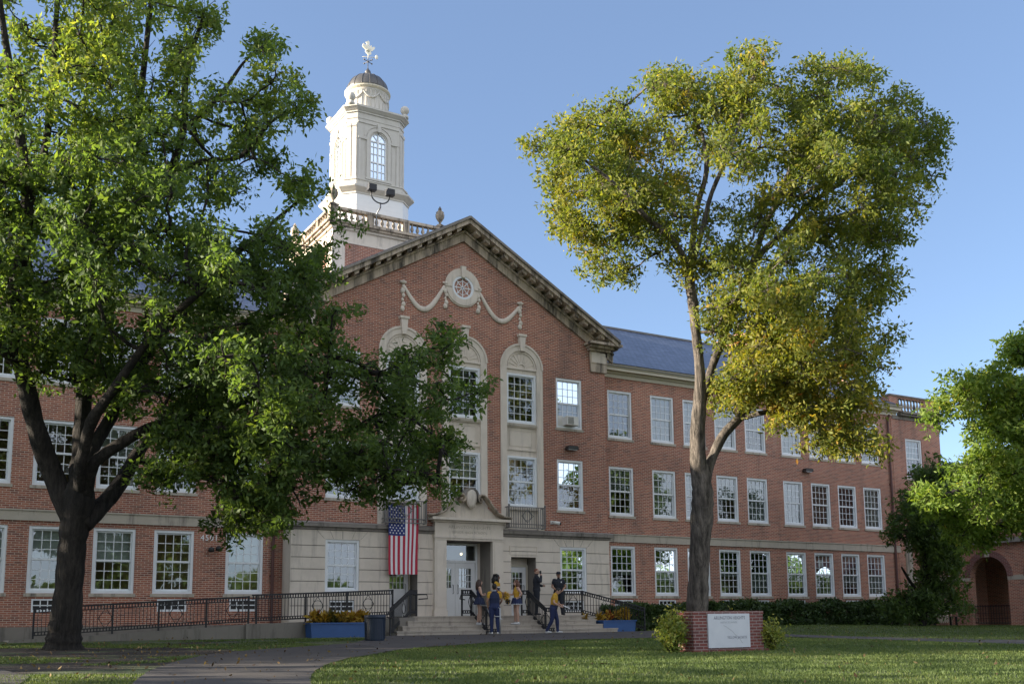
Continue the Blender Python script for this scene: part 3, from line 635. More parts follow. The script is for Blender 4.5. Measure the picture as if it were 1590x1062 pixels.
for c,r in arches:
    mb=MB(); y0,y1=c-r,c+r
    for z in (.12,.95): mb.bar((Xw+.2,y0,z),(Xw+.2,y1,z),.04)
    for i in range(15): y=y0+(y1-y0)*i/14; mb.bar((Xw+.2,y,.08),(Xw+.2,y,1.0),.02)
    for z in (.35,.6): mb.bar((Xw+.2,y0,z),(Xw+.2,y1,z),.015)
    mb.build('arch_railing','iron',AR)
mb=MB(); mb.box(47.0,47.7,32.2,33.0,8.2,9.0); mb.build('roof_vent','steel',AR)
for c,r in arches:
    mb=MB()
    mb.ring((c,0,2.36),r+.0,r+.30,-.028,-.003,30,0,math.pi); mb.v=[(Xw+y,x,z) for x,y,z in mb.v]; mb.build('arch_ring','brick_sign',AR)
# ------------------------------------------------------------------ bell tower behind the pediment
TX,TY=AX-.02,43.
TW=MB()
b=2.62
TW.box(TX-b,TX+b,TY-b,TY+b,12.,16.85); T=TW.build('bell_tower','brick',S)
WORLD[T.name]=WORLD[S.name]
def tb(name,mat,f):
    mb=MB(); f(mb); return mb.build(name,mat,T)
def f(mb):
    mb.box(TX-b-.03,TX+b+.03,TY-b-.03,TY+b+.03,16.853,16.95); mb.box(TX-b+.02,TX+b-.02,TY-b+.02,TY+b-.02,16.95,17.45); mb.box(TX-b-.08,TX+b+.08,TY-b-.08,TY+b+.08,17.45,17.55)
    for sx in (-1,1):
        for sy in (-1,1): mb.box(TX+sx*(b-.28)-.3,TX+sx*(b-.28)+.3,TY+sy*(b-.28)-.3,TY+sy*(b-.28)+.3,13.,16.84)
tb('stone_frieze','stone',f)
def f(mb):
    mb.box(TX-b-.2,TX+b+.2,TY-b-.2,TY+b+.2,17.553,17.65); mb.box(TX-b-.3,TX+b+.3,TY-b-.3,TY+b+.3,17.653,17.75)
tb('base_cornice','stone_dark',f)
bb=b-.02
def f(mb):
    n=0
    for s_ in (-1,1):
        for ax in (0,1):
            def B(u0,u1,v,wd,z0,z1):
                if ax==0: mb.box(TX+u0,TX+u1,TY+v-wd,TY+v+wd,z0,z1)
                else: mb.box(TX+v-wd,TX+v+wd,TY+u0,TY+u1,z0,z1)
            v=s_*bb
            B(-bb+.17,bb-.17,v,.13,17.753,17.86); B(-bb+.17,bb-.17,v,.14,18.30,18.42)
            for u in (-.87,.87): B(u-.15,u+.15,v,.12,17.86,18.30)
    for sx in (-1,1):
        for sy in (-1,1): mb.box(TX+sx*bb-.17,TX+sx*bb+.17,TY+sy*bb-.17,TY+sy*bb+.17,17.753,18.42); mb.box(TX+sx*bb-.21,TX+sx*bb+.21,TY+sy*bb-.21,TY+sy*bb+.21,18.423,18.5)
    mb.smooth=True
    for s_ in (-1,1):
        for ax in (0,1):
            for seg in ((-2.40,-1.05),(-.69,.69),(1.05,2.40)):
                k=5
                for i in range(k):
                    u=seg[0]+(seg[1]-seg[0])*(i+.5)/k; c=(TX+u,TY+s_*bb,0) if ax==0 else (TX+s_*bb,TY+u,0)
                    mb.lathe([(.07,17.861),(.07,17.9),(.04,17.93),(.085,18.04),(.075,18.1),(.035,18.22),(.06,18.27),(.06,18.299)],c,8)
BAL=tb('balustrade','stone_dark',f); WORLD[BAL.name]=WORLD[S.name]
def urn(x,y,z):
    mb=MB(); mb.smooth=True
    mb.lathe([(.15,0),(.15,.06),(.06,.1),(.05,.18),(.13,.28),(.20,.42),(.21,.56),(.16,.62),(.19,.66),(.12,.72),(.07,.78),(.09,.83),(.04,.9),(.005,.98)],(x,y,z),16); return mb
for sx in (-1,1):
    for sy in (-1,1): urn(TX+sx*bb,TY+sy*bb,18.5).build('urn','stone_dark',BAL)
def octo(a,c,z0,z1):                                                  # square of half width a with corners cut by c
    return [(-a+c,-a),(a-c,-a),(a,-a+c),(a,a-c),(a-c,a),(-a+c,a),(-a,a-c),(-a,-a+c)]
def oct_(mb,a,c,z0,z1,a2=None,c2=None):
    P=octo(a,c,0,0); Q=octo(a2 or a,c2 or c,0,0); vs=[(TX+x,TY+y,z0) for x,y in P]+[(TX+x,TY+y,z1) for x,y in Q]
    mb.add(vs,[tuple(range(7,-1,-1)),tuple(range(8,16))]+[(i,(i+1)%8,(i+1)%8+8,i+8) for i in range(8)])
def f(mb):
    oct_(mb,1.65,.50,17.0,19.70)
    for i in range(1,9): oct_(mb,1.654,.50,17.6+i*.22,17.6+i*.22+.012)
tb('tower_base','white',f)
def f(mb):
    oct_(mb,1.68,.5,19.703,19.78); oct_(mb,1.68,.5,19.783,19.96,1.88,.56); oct_(mb,1.88,.56,19.963,20.04); oct_(mb,1.88,.56,20.043,20.11,1.6,.46)
    oct_(mb,1.58,.44,20.113,20.40); oct_(mb,1.62,.46,20.403,20.455); oct_(mb,1.48,.40,20.458,20.5)
tb('tower_lower_cornice','tower',f)
a=1.43; c=.385
def rot(mb,k):                                                        # turn a face built on the front to side k
    co,si=[(1,0),(0,1),(-1,0),(0,-1)][k]
    mb.v=[(TX+(x-TX)*co-(y-TY)*si,TY+(x-TX)*si+(y-TY)*co,z) for x,y,z in mb.v]; return mb
zb,zt=20.48,23.45; wz0,wsp,wr=20.64,22.52,.40
MBs=[]
for k in range(4):
    mb=MB(); Y=TY-a
    hw=a-c
    # face with an arched opening
    P=[(-wr,wz0),(-wr,wsp)]+[(-wr*math.cos(math.pi*i/16),wsp+wr*math.sin(math.pi*i/16)) for i in range(1,16)]+[(wr,wsp),(wr,wz0)]
    xs=[(-hw,zb)]+[(-hw,zt),(hw,zt),(hw,zb)]
    vs=[(TX+x,Y,z) for x,z in P]+[(TX+x,Y+.16,z) for x,z in P]; n=len(P)
    mb.add(vs,[(i,i+1,i+1+n,i+n) for i in range(n-1)]+[(n-1,0,n,2*n-1)])
    mb.add([(TX-hw,Y,zb),(TX+hw,Y,zb),(TX+wr,Y,wz0),(TX-wr,Y,wz0)],[(0,1,2,3)])
    mb.add([(TX-hw,Y,zb),(TX-wr,Y,wz0),(TX-wr,Y,wsp),(TX-hw,Y,zt)],[(0,1,2,3)]); mb.add([(TX+hw,Y,zb),(TX+hw,Y,zt),(TX+wr,Y,wsp),(TX+wr,Y,wz0)],[(0,1,2,3)])
    arc=[(TX-wr*math.cos(math.pi*i/16),Y,wsp+wr*math.sin(math.pi*i/16)) for i in range(17)]
    mb.add(arc+[(TX-hw,Y,zt),(TX+hw,Y,zt)],[(17,i,i+1) for i in range(8)]+[(17,8,18)]+[(18,i,i+1) for i in range(8,16)])
    # chamfer
    mb.add([(TX+hw,Y,zb),(TX+a,Y+c,zb),(TX+a,Y+c,zt),(TX+hw,Y,zt)],[(0,1,2,3)])
    # surround, keystone, impost, recessed side panels as raised fillets
    mb.ring((TX,0,wsp),wr+.06,wr+.20,Y-.05,Y-.002,24,0,math.pi); mb.ring((TX,0,wsp),wr+.26,wr+.32,Y-.03,Y-.002,24,0,math.pi)
    for s_ in (-1,1):
        q=sorted((s_*(wr+.06),s_*(wr+.20))); mb.box(TX+q[0],TX+q[1],Y-.05,Y-.002,wz0,wsp-.001)
        q=sorted((s_*(wr+.203),s_*(hw-.02))); mb.box(TX+q[0],TX+q[1],Y-.06,Y-.002,wsp-.06,wsp+.04)
        q=sorted((s_*(wr+.24),s_*(wr+.265))); mb.box(TX+q[0],TX+q[1],Y-.02,Y-.002,wz0+.1,wsp-.14)
        q=sorted((s_*(hw-.16),s_*(hw-.04))); mb.box(TX+q[0],TX+q[1],Y-.045,Y-.002,zb+.02,wsp-.07)
    mb.prism([(TX-.07,wsp+wr+.02),(TX+.07,wsp+wr+.02),(TX+.1,wsp+wr+.42),(TX-.1,wsp+wr+.42)],Y-.1,Y-.002); mb.box(TX-wr-.25,TX+wr+.25,Y-.09,Y-.002,wz0-.1,wz0-.003)
    mb.box(TX-hw+.02,TX+hw-.02,Y-.04,Y-.002,23.25,23.32)
    rot(mb,k); MBs.append(mb)
for q in MBs: q.build('tower_wall','tower',T)
for k in range(4):                                                   # paired pilasters on the cut corners
    if 1:
        m=MB(); hw=a-c; p0=Vector((TX+hw,TY-a,0)); p1=Vector((TX+a,TY-a+c,0)); d=(p1-p0); L=d.length; d.normalize(); nrm=Vector((d.y,-d.x,0))
        for u0,u1 in ((.03,.24),(.30,.51)):
            A=p0+d*u0; B=p0+d*u1
            for z0,z1,pr,e in ((20.6,23.05,.05,0),(23.053,23.2,.08,.015),(20.46,20.597,.07,.015)):
                vs=[A-d*e,B+d*e,B+d*e+nrm*pr,A-d*e+nrm*pr]; m.add([(v.x,v.y,z0) for v in vs]+[(v.x,v.y,z1) for v in vs],[(3,2,1,0),(4,5,6,7),(0,1,5,4),(1,2,6,5),(2,3,7,6),(3,0,4,7)])
        rot(m,k); m.build('corner_pilaster','tower',T)
def f(mb):
    oct_(mb,a+.02,c,23.453,23.53); oct_(mb,a+.0,c,23.533,23.74); oct_(mb,a+.05,c+.02,23.743,23.82); oct_(mb,a+.08,c+.03,23.823,23.93,a+.2,c+.07); oct_(mb,a+.22,c+.08,23.933,24.02); oct_(mb,a+.22,c+.08,24.023,24.12,1.15,.4)
tb('tower_cornice','tower',f)
for k in range(4):
    mb=MB(); Y=TY-a+.06
    for i in range(1,4): mb.box(TX-wr+2*wr*i/4-.012,TX-wr+2*wr*i/4+.012,Y,Y+.03,wz0,wsp) if i!=2 else mb.box(TX-.028,TX+.028,Y-.01,Y+.04,wz0,wsp+wr-.01)
    for z in (wz0+.02,wz0+.42,wz0+.84,wz0+1.25,wz0+1.6,wsp-.02): mb.box(TX-wr,TX+wr,Y+.004,Y+.03,z-.012,z+.012) if z not in (wz0+.84,wsp-.02) else mb.box(TX-wr,TX+wr,Y-.004,Y+.036,z-.028,z+.028)
    for t in (.28,.72): mb.bar((TX+.0,Y+.015,wsp),(TX+wr*math.cos(math.pi*t),Y+.015,wsp+wr*math.sin(math.pi*t)),.022,.022)
    mb.ring((TX,0,wsp),wr-.05,wr+.001,Y-.01,Y+.04,20,0,math.pi)
    for s_ in (-1,1): q=sorted((s_*(wr-.05),s_*wr)); mb.box(TX+q[0],TX+q[1],Y-.01,Y+.04,wz0,wsp)
    rot(mb,k); wd=mb.build('tower_window','white',T); WORLD[wd.name]=WORLD[S.name]
    g=MB(); P=[(-wr,wz0),(-wr,wsp)]+[(-wr*math.cos(math.pi*i/16),wsp+wr*math.sin(math.pi*i/16)) for i in range(1,16)]+[(wr,wsp),(wr,wz0)]; g.add([(TX+x,Y+.045,z) for x,z in P],[tuple(range(len(P)))]); rot(g,k); g.build('pane','glass',wd)
mb=MB(); oct_(mb,1.0,.3,20.4,23.3); mb.build('tower_core','interior',T)
mb=MB(); mb.smooth=True
mb.lathe([(1.12,24.05),(1.12,24.16),(1.0,24.18),(.97,24.2),(.96,25.30),(1.03,25.36)],(TX,TY,0),40)
for i in range(28):
    t=2*math.pi*i/28; mb.tube([(TX+.965*math.cos(t),TY+.965*math.sin(t),24.22),(TX+.965*math.cos(t),TY+.965*math.sin(t),25.28)],.024,6)
DR=mb.build('drum','tower',T); WORLD[DR.name]=WORLD[S.name]
mb=MB(); mb.smooth=True
for i in range(8):
    t0_=2*math.pi*(i+.25)/8; pts=[]
    for j in range(9): t=t0_+2*math.pi/8*j/8; pts.append((TX+.995*math.cos(t),TY+.995*math.sin(t),25.2-.30*4*(j/8)*(1-j/8)))
    mb.tube(pts,[.025+.022*math.sin(math.pi*j/8) for j in range(9)],6)
mb.build('drum_swag','tower',DR)
mb=MB(); mb.smooth=False; mb.lathe([(.98,25.363),(1.04,25.40),(1.10,25.46),(1.10,25.52),(1.0,25.56)],(TX,TY,0),40); mb.build('drum_cornice','trim',T)
mb=MB(); mb.smooth=True
pr=[(1.0*math.cos(t),25.56+.92*math.sin(t)) for t in [math.pi/2*i/14 for i in range(14)]]+[(.1,26.48)]
mb.lathe(pr,(TX,TY,0),48)
for i in range(16):
    t=2*math.pi*(i+.3)/16; mb.tube([(TX+(r+.006)*math.cos(t),TY+(r+.006)*math.sin(t),z) for r,z in pr],.016,5)
D=mb.build('dome','metal_dome',T); WORLD[D.name]=WORLD[S.name]
mb=MB(); mb.smooth=True; mb.lathe([(.2,26.44),(.18,26.5),(.1,26.56),(.15,26.66),(.12,26.74),(.05,26.82),(.02,26.9),(.02,27.36)],(TX,TY,0),14); mb.tube([(TX-.24,TY-.1,27.22),(TX+.24,TY+.1,27.22)],.018,6); mb.tube([(TX+.1,TY-.24,27.22),(TX-.1,TY+.24,27.22)],.018,6)
for q in ((.24,.1),(-.24,-.1),(.1,-.24),(-.1,.24)): mb.ball((TX+q[0],TY+q[1],27.22),.04,8,6)
mb.build('finial','metal_dome',D)
mb=MB()                                                              # gilded bird on an arrow
q=[(-.05,27.62),(.06,27.56),(.17,27.66),(.13,27.78),(.26,27.86),(.36,28.02),(.28,28.08),(.20,27.98),(.16,28.12),(.08,28.02),(.05,28.12),(.07,28.22),(-.0,28.3),(-.08,28.24),(-.14,28.2),(-.06,28.14),(-.10,28.04),(-.26,28.1),(-.30,27.94),(-.2,27.86),(-.13,27.82),(-.14,27.7)]
mb.prism([(TX+x,z) for x,z in q],TY-.03,TY+.03); mb.smooth=True; mb.ball((TX+.0,TY,27.87),.13,10,7,1,.8,1.4); mb.tube([(TX-.28,TY,27.40),(TX+.42,TY,27.55)],.016,6); mb.ball((TX+.45,TY,27.58),.09,8,6,.9,.4,1.3); mb.tube([(TX,TY,27.3),(TX,TY,27.7)],.016,6)
mb.build('weather_vane','gold',D)
for sx in (-1,1):
    for sy in (-1,1):
        mb=MB(); mb.smooth=True; x,y=TX+sx*(a-.08),TY+sy*(a-.08); mb.lathe([(.18,24.02),(.18,24.14),(.1,24.17),(.09,24.24)],(x,y,0),14); mb.ball((x,y,24.43),.21,16,10); mb.build('corner_ball','tower',T)
# ------------------------------------------------------------------ fittings on the front
fl=empty('floodlight_pair',(16.45,39.9,17.75),'two dark floodlights on a bent bracket at the tower balustrade','floodlight')
mb=MB(); mb.smooth=True; q=(16.72,40.15); 
mb.tube([(q[0],q[1],17.7),(q[0],q[1],18.35),(q[0]+.0,39.7,18.5),(q[0]-.1,39.5,18.62)],.035,8); mb.build('bracket','steel',fl)
mb=MB(); mb.smooth=True; pts=[]
for i in range(13): t=math.pi*i/12; pts.append((q[0]-.1-.43*math.cos(t),39.5,18.95-.36*math.sin(t)))
mb.tube([(pts[0][0],39.5,19.1)]+pts+[(pts[-1][0],39.5,19.1)],.03,8); mb.build('yoke','iron',fl)
for i,x in enumerate((q[0]-.53,q[0]+.33)):
    mb=MB(); mb.box(x-.18,x+.2,39.32,39.6,19.06-.06*i,19.36-.06*i); mb.box(x-.15,x+.17,39.60,39.68,19.1-.06*i,19.32-.06*i); o=mb.build('lamp_head','iron',fl); bevel(o,.02)
ac=empty('air_conditioner',(22.19,YP,8.05),'white window air conditioner hanging out of a top floor window','air conditioner')
mb=MB(); mb.box(21.88,22.44,YP-.28,YP+.08,8.10,8.46); bevel(mb.build('case','acwhite',ac),.02)
mb=MB()
for i in range(7): mb.box(21.93,22.20,YP-.29,YP-.281,8.15+i*.04,8.165+i*.04)
mb.build('grille','dark',ac); mb=MB(); mb.box(21.66,21.877,YP+.03,YP+.06,8.09,8.5); mb.build('filler_panel','acwhite',ac)
cmr=empty('security_camera',(21.1,YP,4.28),'small white security camera on the brick beside the balcony rail','security camera')
mb=MB(); mb.box(21.2,21.34,YP-.05,YP,4.15,4.29); mb.smooth=True; mb.tube([(21.27,YP-.05,4.22),(21.3,YP-.16,4.22)],.025,8); mb.build('mount','acwhite',cmr)
mb=MB(); mb.smooth=True; mb.tube([(21.24,YP-.14,4.21),(21.46,YP-.3,4.16)],.07,12); mb.build('housing','acwhite',cmr); mb=MB(); mb.ball((21.46,YP-.31,4.16),.055,10,7); mb.build('lens','dark',cmr)
for x,z,Y,lb in ((22.2,7.22,YP,'dark wall lamp on the brick between the upper windows of the entrance block'),(36.1,7.35,YW,'dark wall lamp on the brick of the right wing between window rows')):
    l=empty('wall_lamp',(x,Y,z),lb,'wall lamp',group='wall lamps on the brick')
    mb=MB(); mb.prism([(x-.27,z-.07),(x+.27,z-.07),(x+.2,z+.07),(x-.2,z+.07)],Y-.24,Y-.0); mb.build('shade','dark',l); mb=MB(); mb.box(x-.2,x+.2,Y-.2,Y-.04,z-.1,z-.073); mb.build('lens','steel',l)
l=empty('wall_lamp',(8.5,YW,2.86),'dark wall lamp below the address number on the left wing','wall lamp',group='wall lamps on the brick'); mb=MB(); mb.tube([(8.38,YW,2.9),(8.38,YW-.2,2.88)],.04,8); mb.tube([(8.62,YW,2.95),(8.62,YW-.2,2.9)],.04,8); mb.build('arm','dark',l); mb=MB(); mb.smooth=True; mb.lathe([(.02,.1),(.09,.06),(.10,-.06),(.02,-.08)],(8.38,YW-.2,2.86),10); mb.lathe([(.02,.1),(.09,.06),(.10,-.06),(.02,-.08)],(8.62,YW-.2,2.9),10); mb.build('shade','dark',l)
ch=empty('round_back_chair',(17.0,YP+.42,4.8),'dark round backed chair behind the window above the door','chair')
mb=MB(); mb.smooth=True; mb.ball((17.02,YP+.45,5.0),.25,16,10,1,.35,1.15); mb.build('backrest','dark',ch); mb=MB(); mb.smooth=True; mb.tube([(17.02,YP+.48,4.3),(17.02,YP+.46,4.8)],.05,8); mb.build('stem','dark',ch)
# ------------------------------------------------------------------ flag
def flag():
    FX0,FX1,Z0,Z1=14.25,15.43,2.10,4.60; Y=YP-.33; nx,nz=26,40
    def P(u,v):                                                       # u across, v down
        sway=.03*math.sin(6.3*u+2.2*v)+.035*math.sin(11*u-1.5)*(.3+.7*v)+.02*math.sin(3*v)
        return (FX0+(FX1-FX0)*(u*(1-.05*v)+.02*v)+.012*math.sin(5*v),Y+sway-.05*v,Z1-(Z1-Z0)*v-.07*math.sin(math.pi*u)*(1-v)**2+.02*u)
    mb=MB(); mb.smooth=True; vs=[P(i/nx,j/nz) for j in range(nz+1) for i in range(nx+1)]; fs=[(j*(nx+1)+i,j*(nx+1)+i+1,(j+1)*(nx+1)+i+1,(j+1)*(nx+1)+i) for j in range(nz) for i in range(nx)]
    mb.add(vs,fs)
    for q,(j,i) in enumerate((j,i) for j in range(nz) for i in range(nx)):
        st=i//2; canton=i<14 and j<18
        mb.mi[q]=2 if canton else (0 if st%2==0 else 1)
    mb.cur=1; mb.smooth=False
    for r in range(11):                                               # fifty stars turned with the flag
        for c_ in range(9):
            if (r+c_)%2: continue
            u=(14/26)*(c_+1)/10; v=(18/40)*(r+1)/12; p=P(u,v); pts=[]
            for k in range(10):
                R=.040 if k%2==0 else .017; t=math.pi/2+math.pi*k/5; pts.append((p[0]+R*math.cos(t),p[1]-.012,p[2]+R*math.sin(t)))
            mb.add([(p[0],p[1]-.014,p[2])]+pts,[(0,k+1,(k+1)%10+1) for k in range(10)])
    for k,cx in (('flag_red',(.42,.02,.05)),('flag_white',(.72,.70,.72)),('flag_blue',(.02,.035,.16))):
        M[k]=plain(k,cx,.8,0,.06,6)
    o=mb.build('flag',['flag_red','flag_white','flag_blue'],label='american flag hung upright on the stone front left of the door',cat='flag')
    r=MB(); r.tube([(FX0-.04,Y,Z1+.01),(FX1+.04,Y,Z1+.03)],.015,6); r.bar((FX0,Y,Z1+.01),(FX0,YP-.1,Z1+.03),.02); r.bar((FX1,Y,Z1+.03),(FX1,YP-.1,Z1+.03),.02); r.build('hanging_rod','iron',o)
flag()
# ------------------------------------------------------------------ steps and ramp
SR=.1625
def wedge(mb,P,z0,z1):
    n=len(P); mb.add([(x,y,z0) for x,y in P]+[(x,y,z1) for x,y in P],[tuple(range(n-1,-1,-1)),tuple(range(n,2*n))]+[(i,(i+1)%n,(i+1)%n+n,i+n) for i in range(n)])
st=empty('entrance_steps',(18.2,32,0),'wide flared flight of worn concrete steps up to the front doors','steps')
for i in range(4):
    mb=MB(); y=31.0+.3*i; xl=13.80+.33*i; xr=22.70-.27*i; z0=SR*i-(.05 if i==0 else -.002); z1=SR*(i+1)
    wedge(mb,[(xl,y),(xr,y),(xr+.0,33.10),(xl+.0,33.10)],z0,z1-.045); wedge(mb,[(xl-.02,y-.025),(xr+.02,y-.025),(xr+.02,33.11),(xl-.02,33.11)],z1-.043,z1); mb.build('step','conc',st)
mb=MB(); mb.box(14.9,22.0,33.115,34.0,.3,.645); mb.build('landing','conc',st)
rp=empty('access_ramp',(9,31.8,0),'stained concrete wheelchair ramp running along the left wing','ramp')
mb=MB(); mb.prism([(2.4,-.1),(9.05,-.1),(9.05,.42),(4.3,.15),(2.4,.07)],31.72,31.95); mb.prism([(9.051,-.1),(14.75,-.1),(14.75,.62),(9.051,.44)],31.70,31.95); mb.box(8.98,9.16,31.62,31.699,-.1,.46); mb.build('kerb_wall','conc_dark',rp)
mb=MB(); mb.prism([(2.4,-.1),(10.8,-.1),(10.8,.40),(4.3,.10),(2.4,.03)],31.951,33.8); mb.prism([(10.801,-.1),(14.7,-.1),(14.7,.60),(10.801,.42)],31.951,33.09); mb.build('ramp_slab','conc',rp)
# ------------------------------------------------------------------ wrought iron railings
def railing(label,P,grp=None,orn=(),posts=None,h=.92,first_drop=None,mat='iron',loops=()):
    """P: base polyline [(x,y,z)...]; rails follow it"""
    c=P[0]; r=empty('iron_railing',c,label,'railing',grp)
    V=[Vector(p) for p in P]
    tr=MB(); pk=MB(); br=MB()
    for a,b in zip(V,V[1:]):
        L=(b-a).length; hd=(Vector((b.x,b.y,0))-Vector((a.x,a.y,0))).length
        for dz in (h,h-.12): tr.bar(a+Vector((0,0,dz)),b+Vector((0,0,dz)),.04,.05 if dz==h else .03)
        for dz in (.10,.19): br.bar(a+Vector((0,0,dz)),b+Vector((0,0,dz)),.03)
        n=max(1,int(hd/.085))
        for i in range(n):
            p=a.lerp(b,(i+.5)/n); tr.bar(p+Vector((0,0,h-.115)),p+Vector((0,0,h-.01)),.032); br.bar(p+Vector((0,0,.10)),p+Vector((0,0,.185)),.03)
        n=max(1,int(hd/.105))
        for i in range(1,n):
            p=a.lerp(b,i/n)
            if any(abs((p-Vector(o)).xy.length)<.13 for o in orn): continue
            pk.bar(p+Vector((0,0,.19)),p+Vector((0,0,h-.12)),.016)
    tr.build('top_rail',mat,r); pk.build('pickets',mat,r); br.build('bottom_rail',mat,r)
    for p in (posts or P):
        p=Vector(p); mb=MB(); mb.bar(p-Vector((0,0,.03 if p.z<.1 else .0)),p+Vector((0,0,h+.03)),.05); mb.build('post',mat,r)
    for o in orn:
        o=Vector(o); d=None
        for a,b in zip(V,V[1:]):
            ab=b-a; t=(o-a).dot(ab)/ab.length_squared
            if -.05<=t<=1.05 and ((a+ab*t)-o).xy.length<.2: d=Vector((ab.x,ab.y,0)).normalized(); o=a+ab*t
        if d is None: d=Vector((1,0,0))
        cz=o+Vector((0,0,.19+(h-.31)/2)); mb=MB(); R=.17; k=18
        for i in range(k):
            t0,t1=2*math.pi*i/k,2*math.pi*(i+1)/k; mb.bar(cz+d*(R*math.cos(t0))+Vector((0,0,R*math.sin(t0))),cz+d*(R*math.cos(t1))+Vector((0,0,R*math.sin(t1))),.016)
        dm=[(0,.3),(.2,0),(0,-.3),(-.2,0)]
        for (u,v),(u2,v2) in zip(dm,dm[1:]+dm[:1]): mb.bar(cz+d*u+Vector((0,0,v)),cz+d*u2+Vector((0,0,v2)),.016)
        mb.build('ornament',mat,r)
    for lp in loops:
        mb=MB(); mb.smooth=True; mb.tube(lp,.022,8); mb.build('handrail',mat,r)
    return r
zt=lambda x: .43+(x-9.13)*.0385 if x>9.13 else .43-(9.13-x)*.056
Yr=31.82
g='wrought iron railings at the entrance'
railing('long black iron railing climbing the ramp between the oak and the blue planter',[(3.0,Yr,max(.08,zt(3.0))),(9.12,Yr,.43)],g,orn=[(6.9,Yr,zt(6.9)),(4.9,Yr,zt(4.9)),(8.6,Yr,zt(8.6))],posts=[(3.0,Yr,.08),(5.1,Yr,zt(5.1)),(6.4,Yr,zt(6.4)),(7.8,Yr,zt(7.8)),(9.1,Yr,.43)],h=.86)
railing('black iron railing on the upper ramp behind the blue planter of crotons',[(9.2,Yr,.44),(13.98,Yr,.62)],g,orn=[(11.35,Yr,.52),(13.1,Yr,.59)],posts=[(9.35,Yr,.44),(10.95,Yr,.5),(12.35,Yr,.55),(13.98,Yr,.62)],h=.9)
railing('black iron stair railing slanting down to the left between trash bin and flag',[(15.42,33.0,.65),(15.0,32.62,.65),(13.52,30.95,.0)],g,orn=[(14.5,32.05,.42)],posts=[(15.42,33,.65),(15.0,32.62,.65),(13.75,31.2,.12),(13.52,30.95,0.)],h=.9,loops=[[(15.2,32.8,1.40),(15.75,32.85,1.42),(15.78,32.85,1.27),(15.45,32.9,1.25)],[(13.6,31,.85),(13.3,30.7,.72),(13.3,30.7,.62),(13.6,30.9,.6)]])
railing('black iron stair railing in front of the person with folded arms',[(16.84,32.25,.65),(17.18,32.2,.65),(17.14,31.0,.0),(17.5,30.9,.0)],g,orn=[(17.0,32.22,.65),(17.3,30.95,0)],posts=[(16.84,32.25,.65),(17.18,32.2,.65),(17.14,31.,.0)],h=.9,loops=[[(17.1,32.1,1.38),(16.72,32.1,1.38),(16.68,32.1,1.25),(16.9,32.15,1.22)],[(17.12,31.1,.83),(17.14,30.75,.72)]])
railing('black iron stair railing between the pom-pom girl and the boy in yellow',[(19.4,32.4,.65),(19.62,32.3,.65),(19.55,31.0,.0),(19.9,30.95,.0)],g,orn=[(19.5,32.35,.65),(19.72,30.98,0)],posts=[(19.4,32.4,.65),(19.62,32.3,.65),(19.55,31,.0)],h=.9,loops=[[(19.6,32.3,1.38),(19.55,31.0,.78)]])
railing('black iron railing sloping down to the right beside the capped officer',[(21.2,32.3,.65),(21.95,32.2,.65),(24.05,31.1,.0)],g,orn=[(21.58,32.25,.65),(22.7,31.8,.4)],posts=[(21.2,32.3,.65),(21.95,32.2,.65),(24.05,31.1,.0)],h=.9)
gp=empty('handrail_post',(17.28,30.3,0),'thin grey pipe handrail standing before the boy in the navy vest','handrail')
mb=MB(); mb.smooth=True; mb.tube([(17.28,30.3,-.02),(17.28,30.3,.9),(17.22,30.45,.93),(16.95,31.1,1.02)],.022,8); mb.build('pipe','steel',gp); mb=MB(); mb.smooth=True; mb.tube([(17.28,30.3,.62),(17.1,30.62,.62),(17.08,30.7,.75),(17.06,30.8,.9)],.018,8); mb.build('brace','steel',gp)
# ------------------------------------------------------------------ leaf clouds
def leafmesh(name,C,size,mat,parent=None,aspect=.42,droop=.35,tint=None,loc=None,up=.5,kind=None,seed=0,curl=.25):
    """C: (n,3) leaf roots; every leaf is its own folded blade"""
    r=np.random.default_rng(seed+5); n=len(C); C=np.asarray(C,float)
    d=r.normal(size=(n,3)); d[:,2]-=droop; d/=np.linalg.norm(d,axis=1)[:,None]
    nr=r.normal(size=(n,3)); nr[:,2]+=up; s=np.cross(d,nr); s/=np.linalg.norm(s,axis=1)[:,None]; u=np.cross(s,d)
    L=size*(.5+.95*r.random(n))[:,None]; Wd=L*aspect/2
    v=np.empty((n,4,3)); v[:,0]=C; v[:,1]=C+d*L*.5+s*Wd-u*L*curl*.25; v[:,2]=C+d*L-u*L*curl*.2; v[:,3]=C+d*L*.45-s*Wd-u*L*curl*.25
    me=bpy.data.meshes.new(name); me.vertices.add(4*n); me.loops.add(6*n); me.polygons.add(2*n)
    o0=np.array(loc if loc is not None else (WORLD[parent.name] if parent else (0,0,0)),float)
    me.vertices.foreach_set('co',(v-o0).astype(np.float32).ravel())
    q=np.arange(n)[:,None]*4; idx=np.concatenate([q+0,q+1,q+2,q+0,q+2,q+3],1).astype(np.int32)
    me.loops.foreach_set('vertex_index',idx.ravel()); me.polygons.foreach_set('loop_start',np.arange(0,6*n,3,dtype=np.int32)); 
    try: me.polygons.foreach_set('loop_total',np.full(2*n,3,np.int32))
    except Exception: pass
    at=me.attributes.new('tint','FLOAT','POINT'); t=r.random(n) if tint is None else np.clip(tint+r.normal(size=n)*.13,0,1)
    at.data.foreach_set('value',np.repeat(t,4).astype(np.float32)); me.update(calc_edges=True); me.materials.append(M[mat])
    o=bpy.data.objects.new(name,me); COL.objects.link(o)
    if parent is not None: o.parent=parent
    elif loc is not None: o.location=loc
    WORLD[o.name]=Vector(o0); tag(o,kind=kind); return o
M['oak_leaf']=leafmat('oak_leaf',((0.,(.050,.088,.030)),(.45,(.10,.16,.044)),(.8,(.175,.23,.05)),(1.,(.27,.29,.065))),.52,.6)
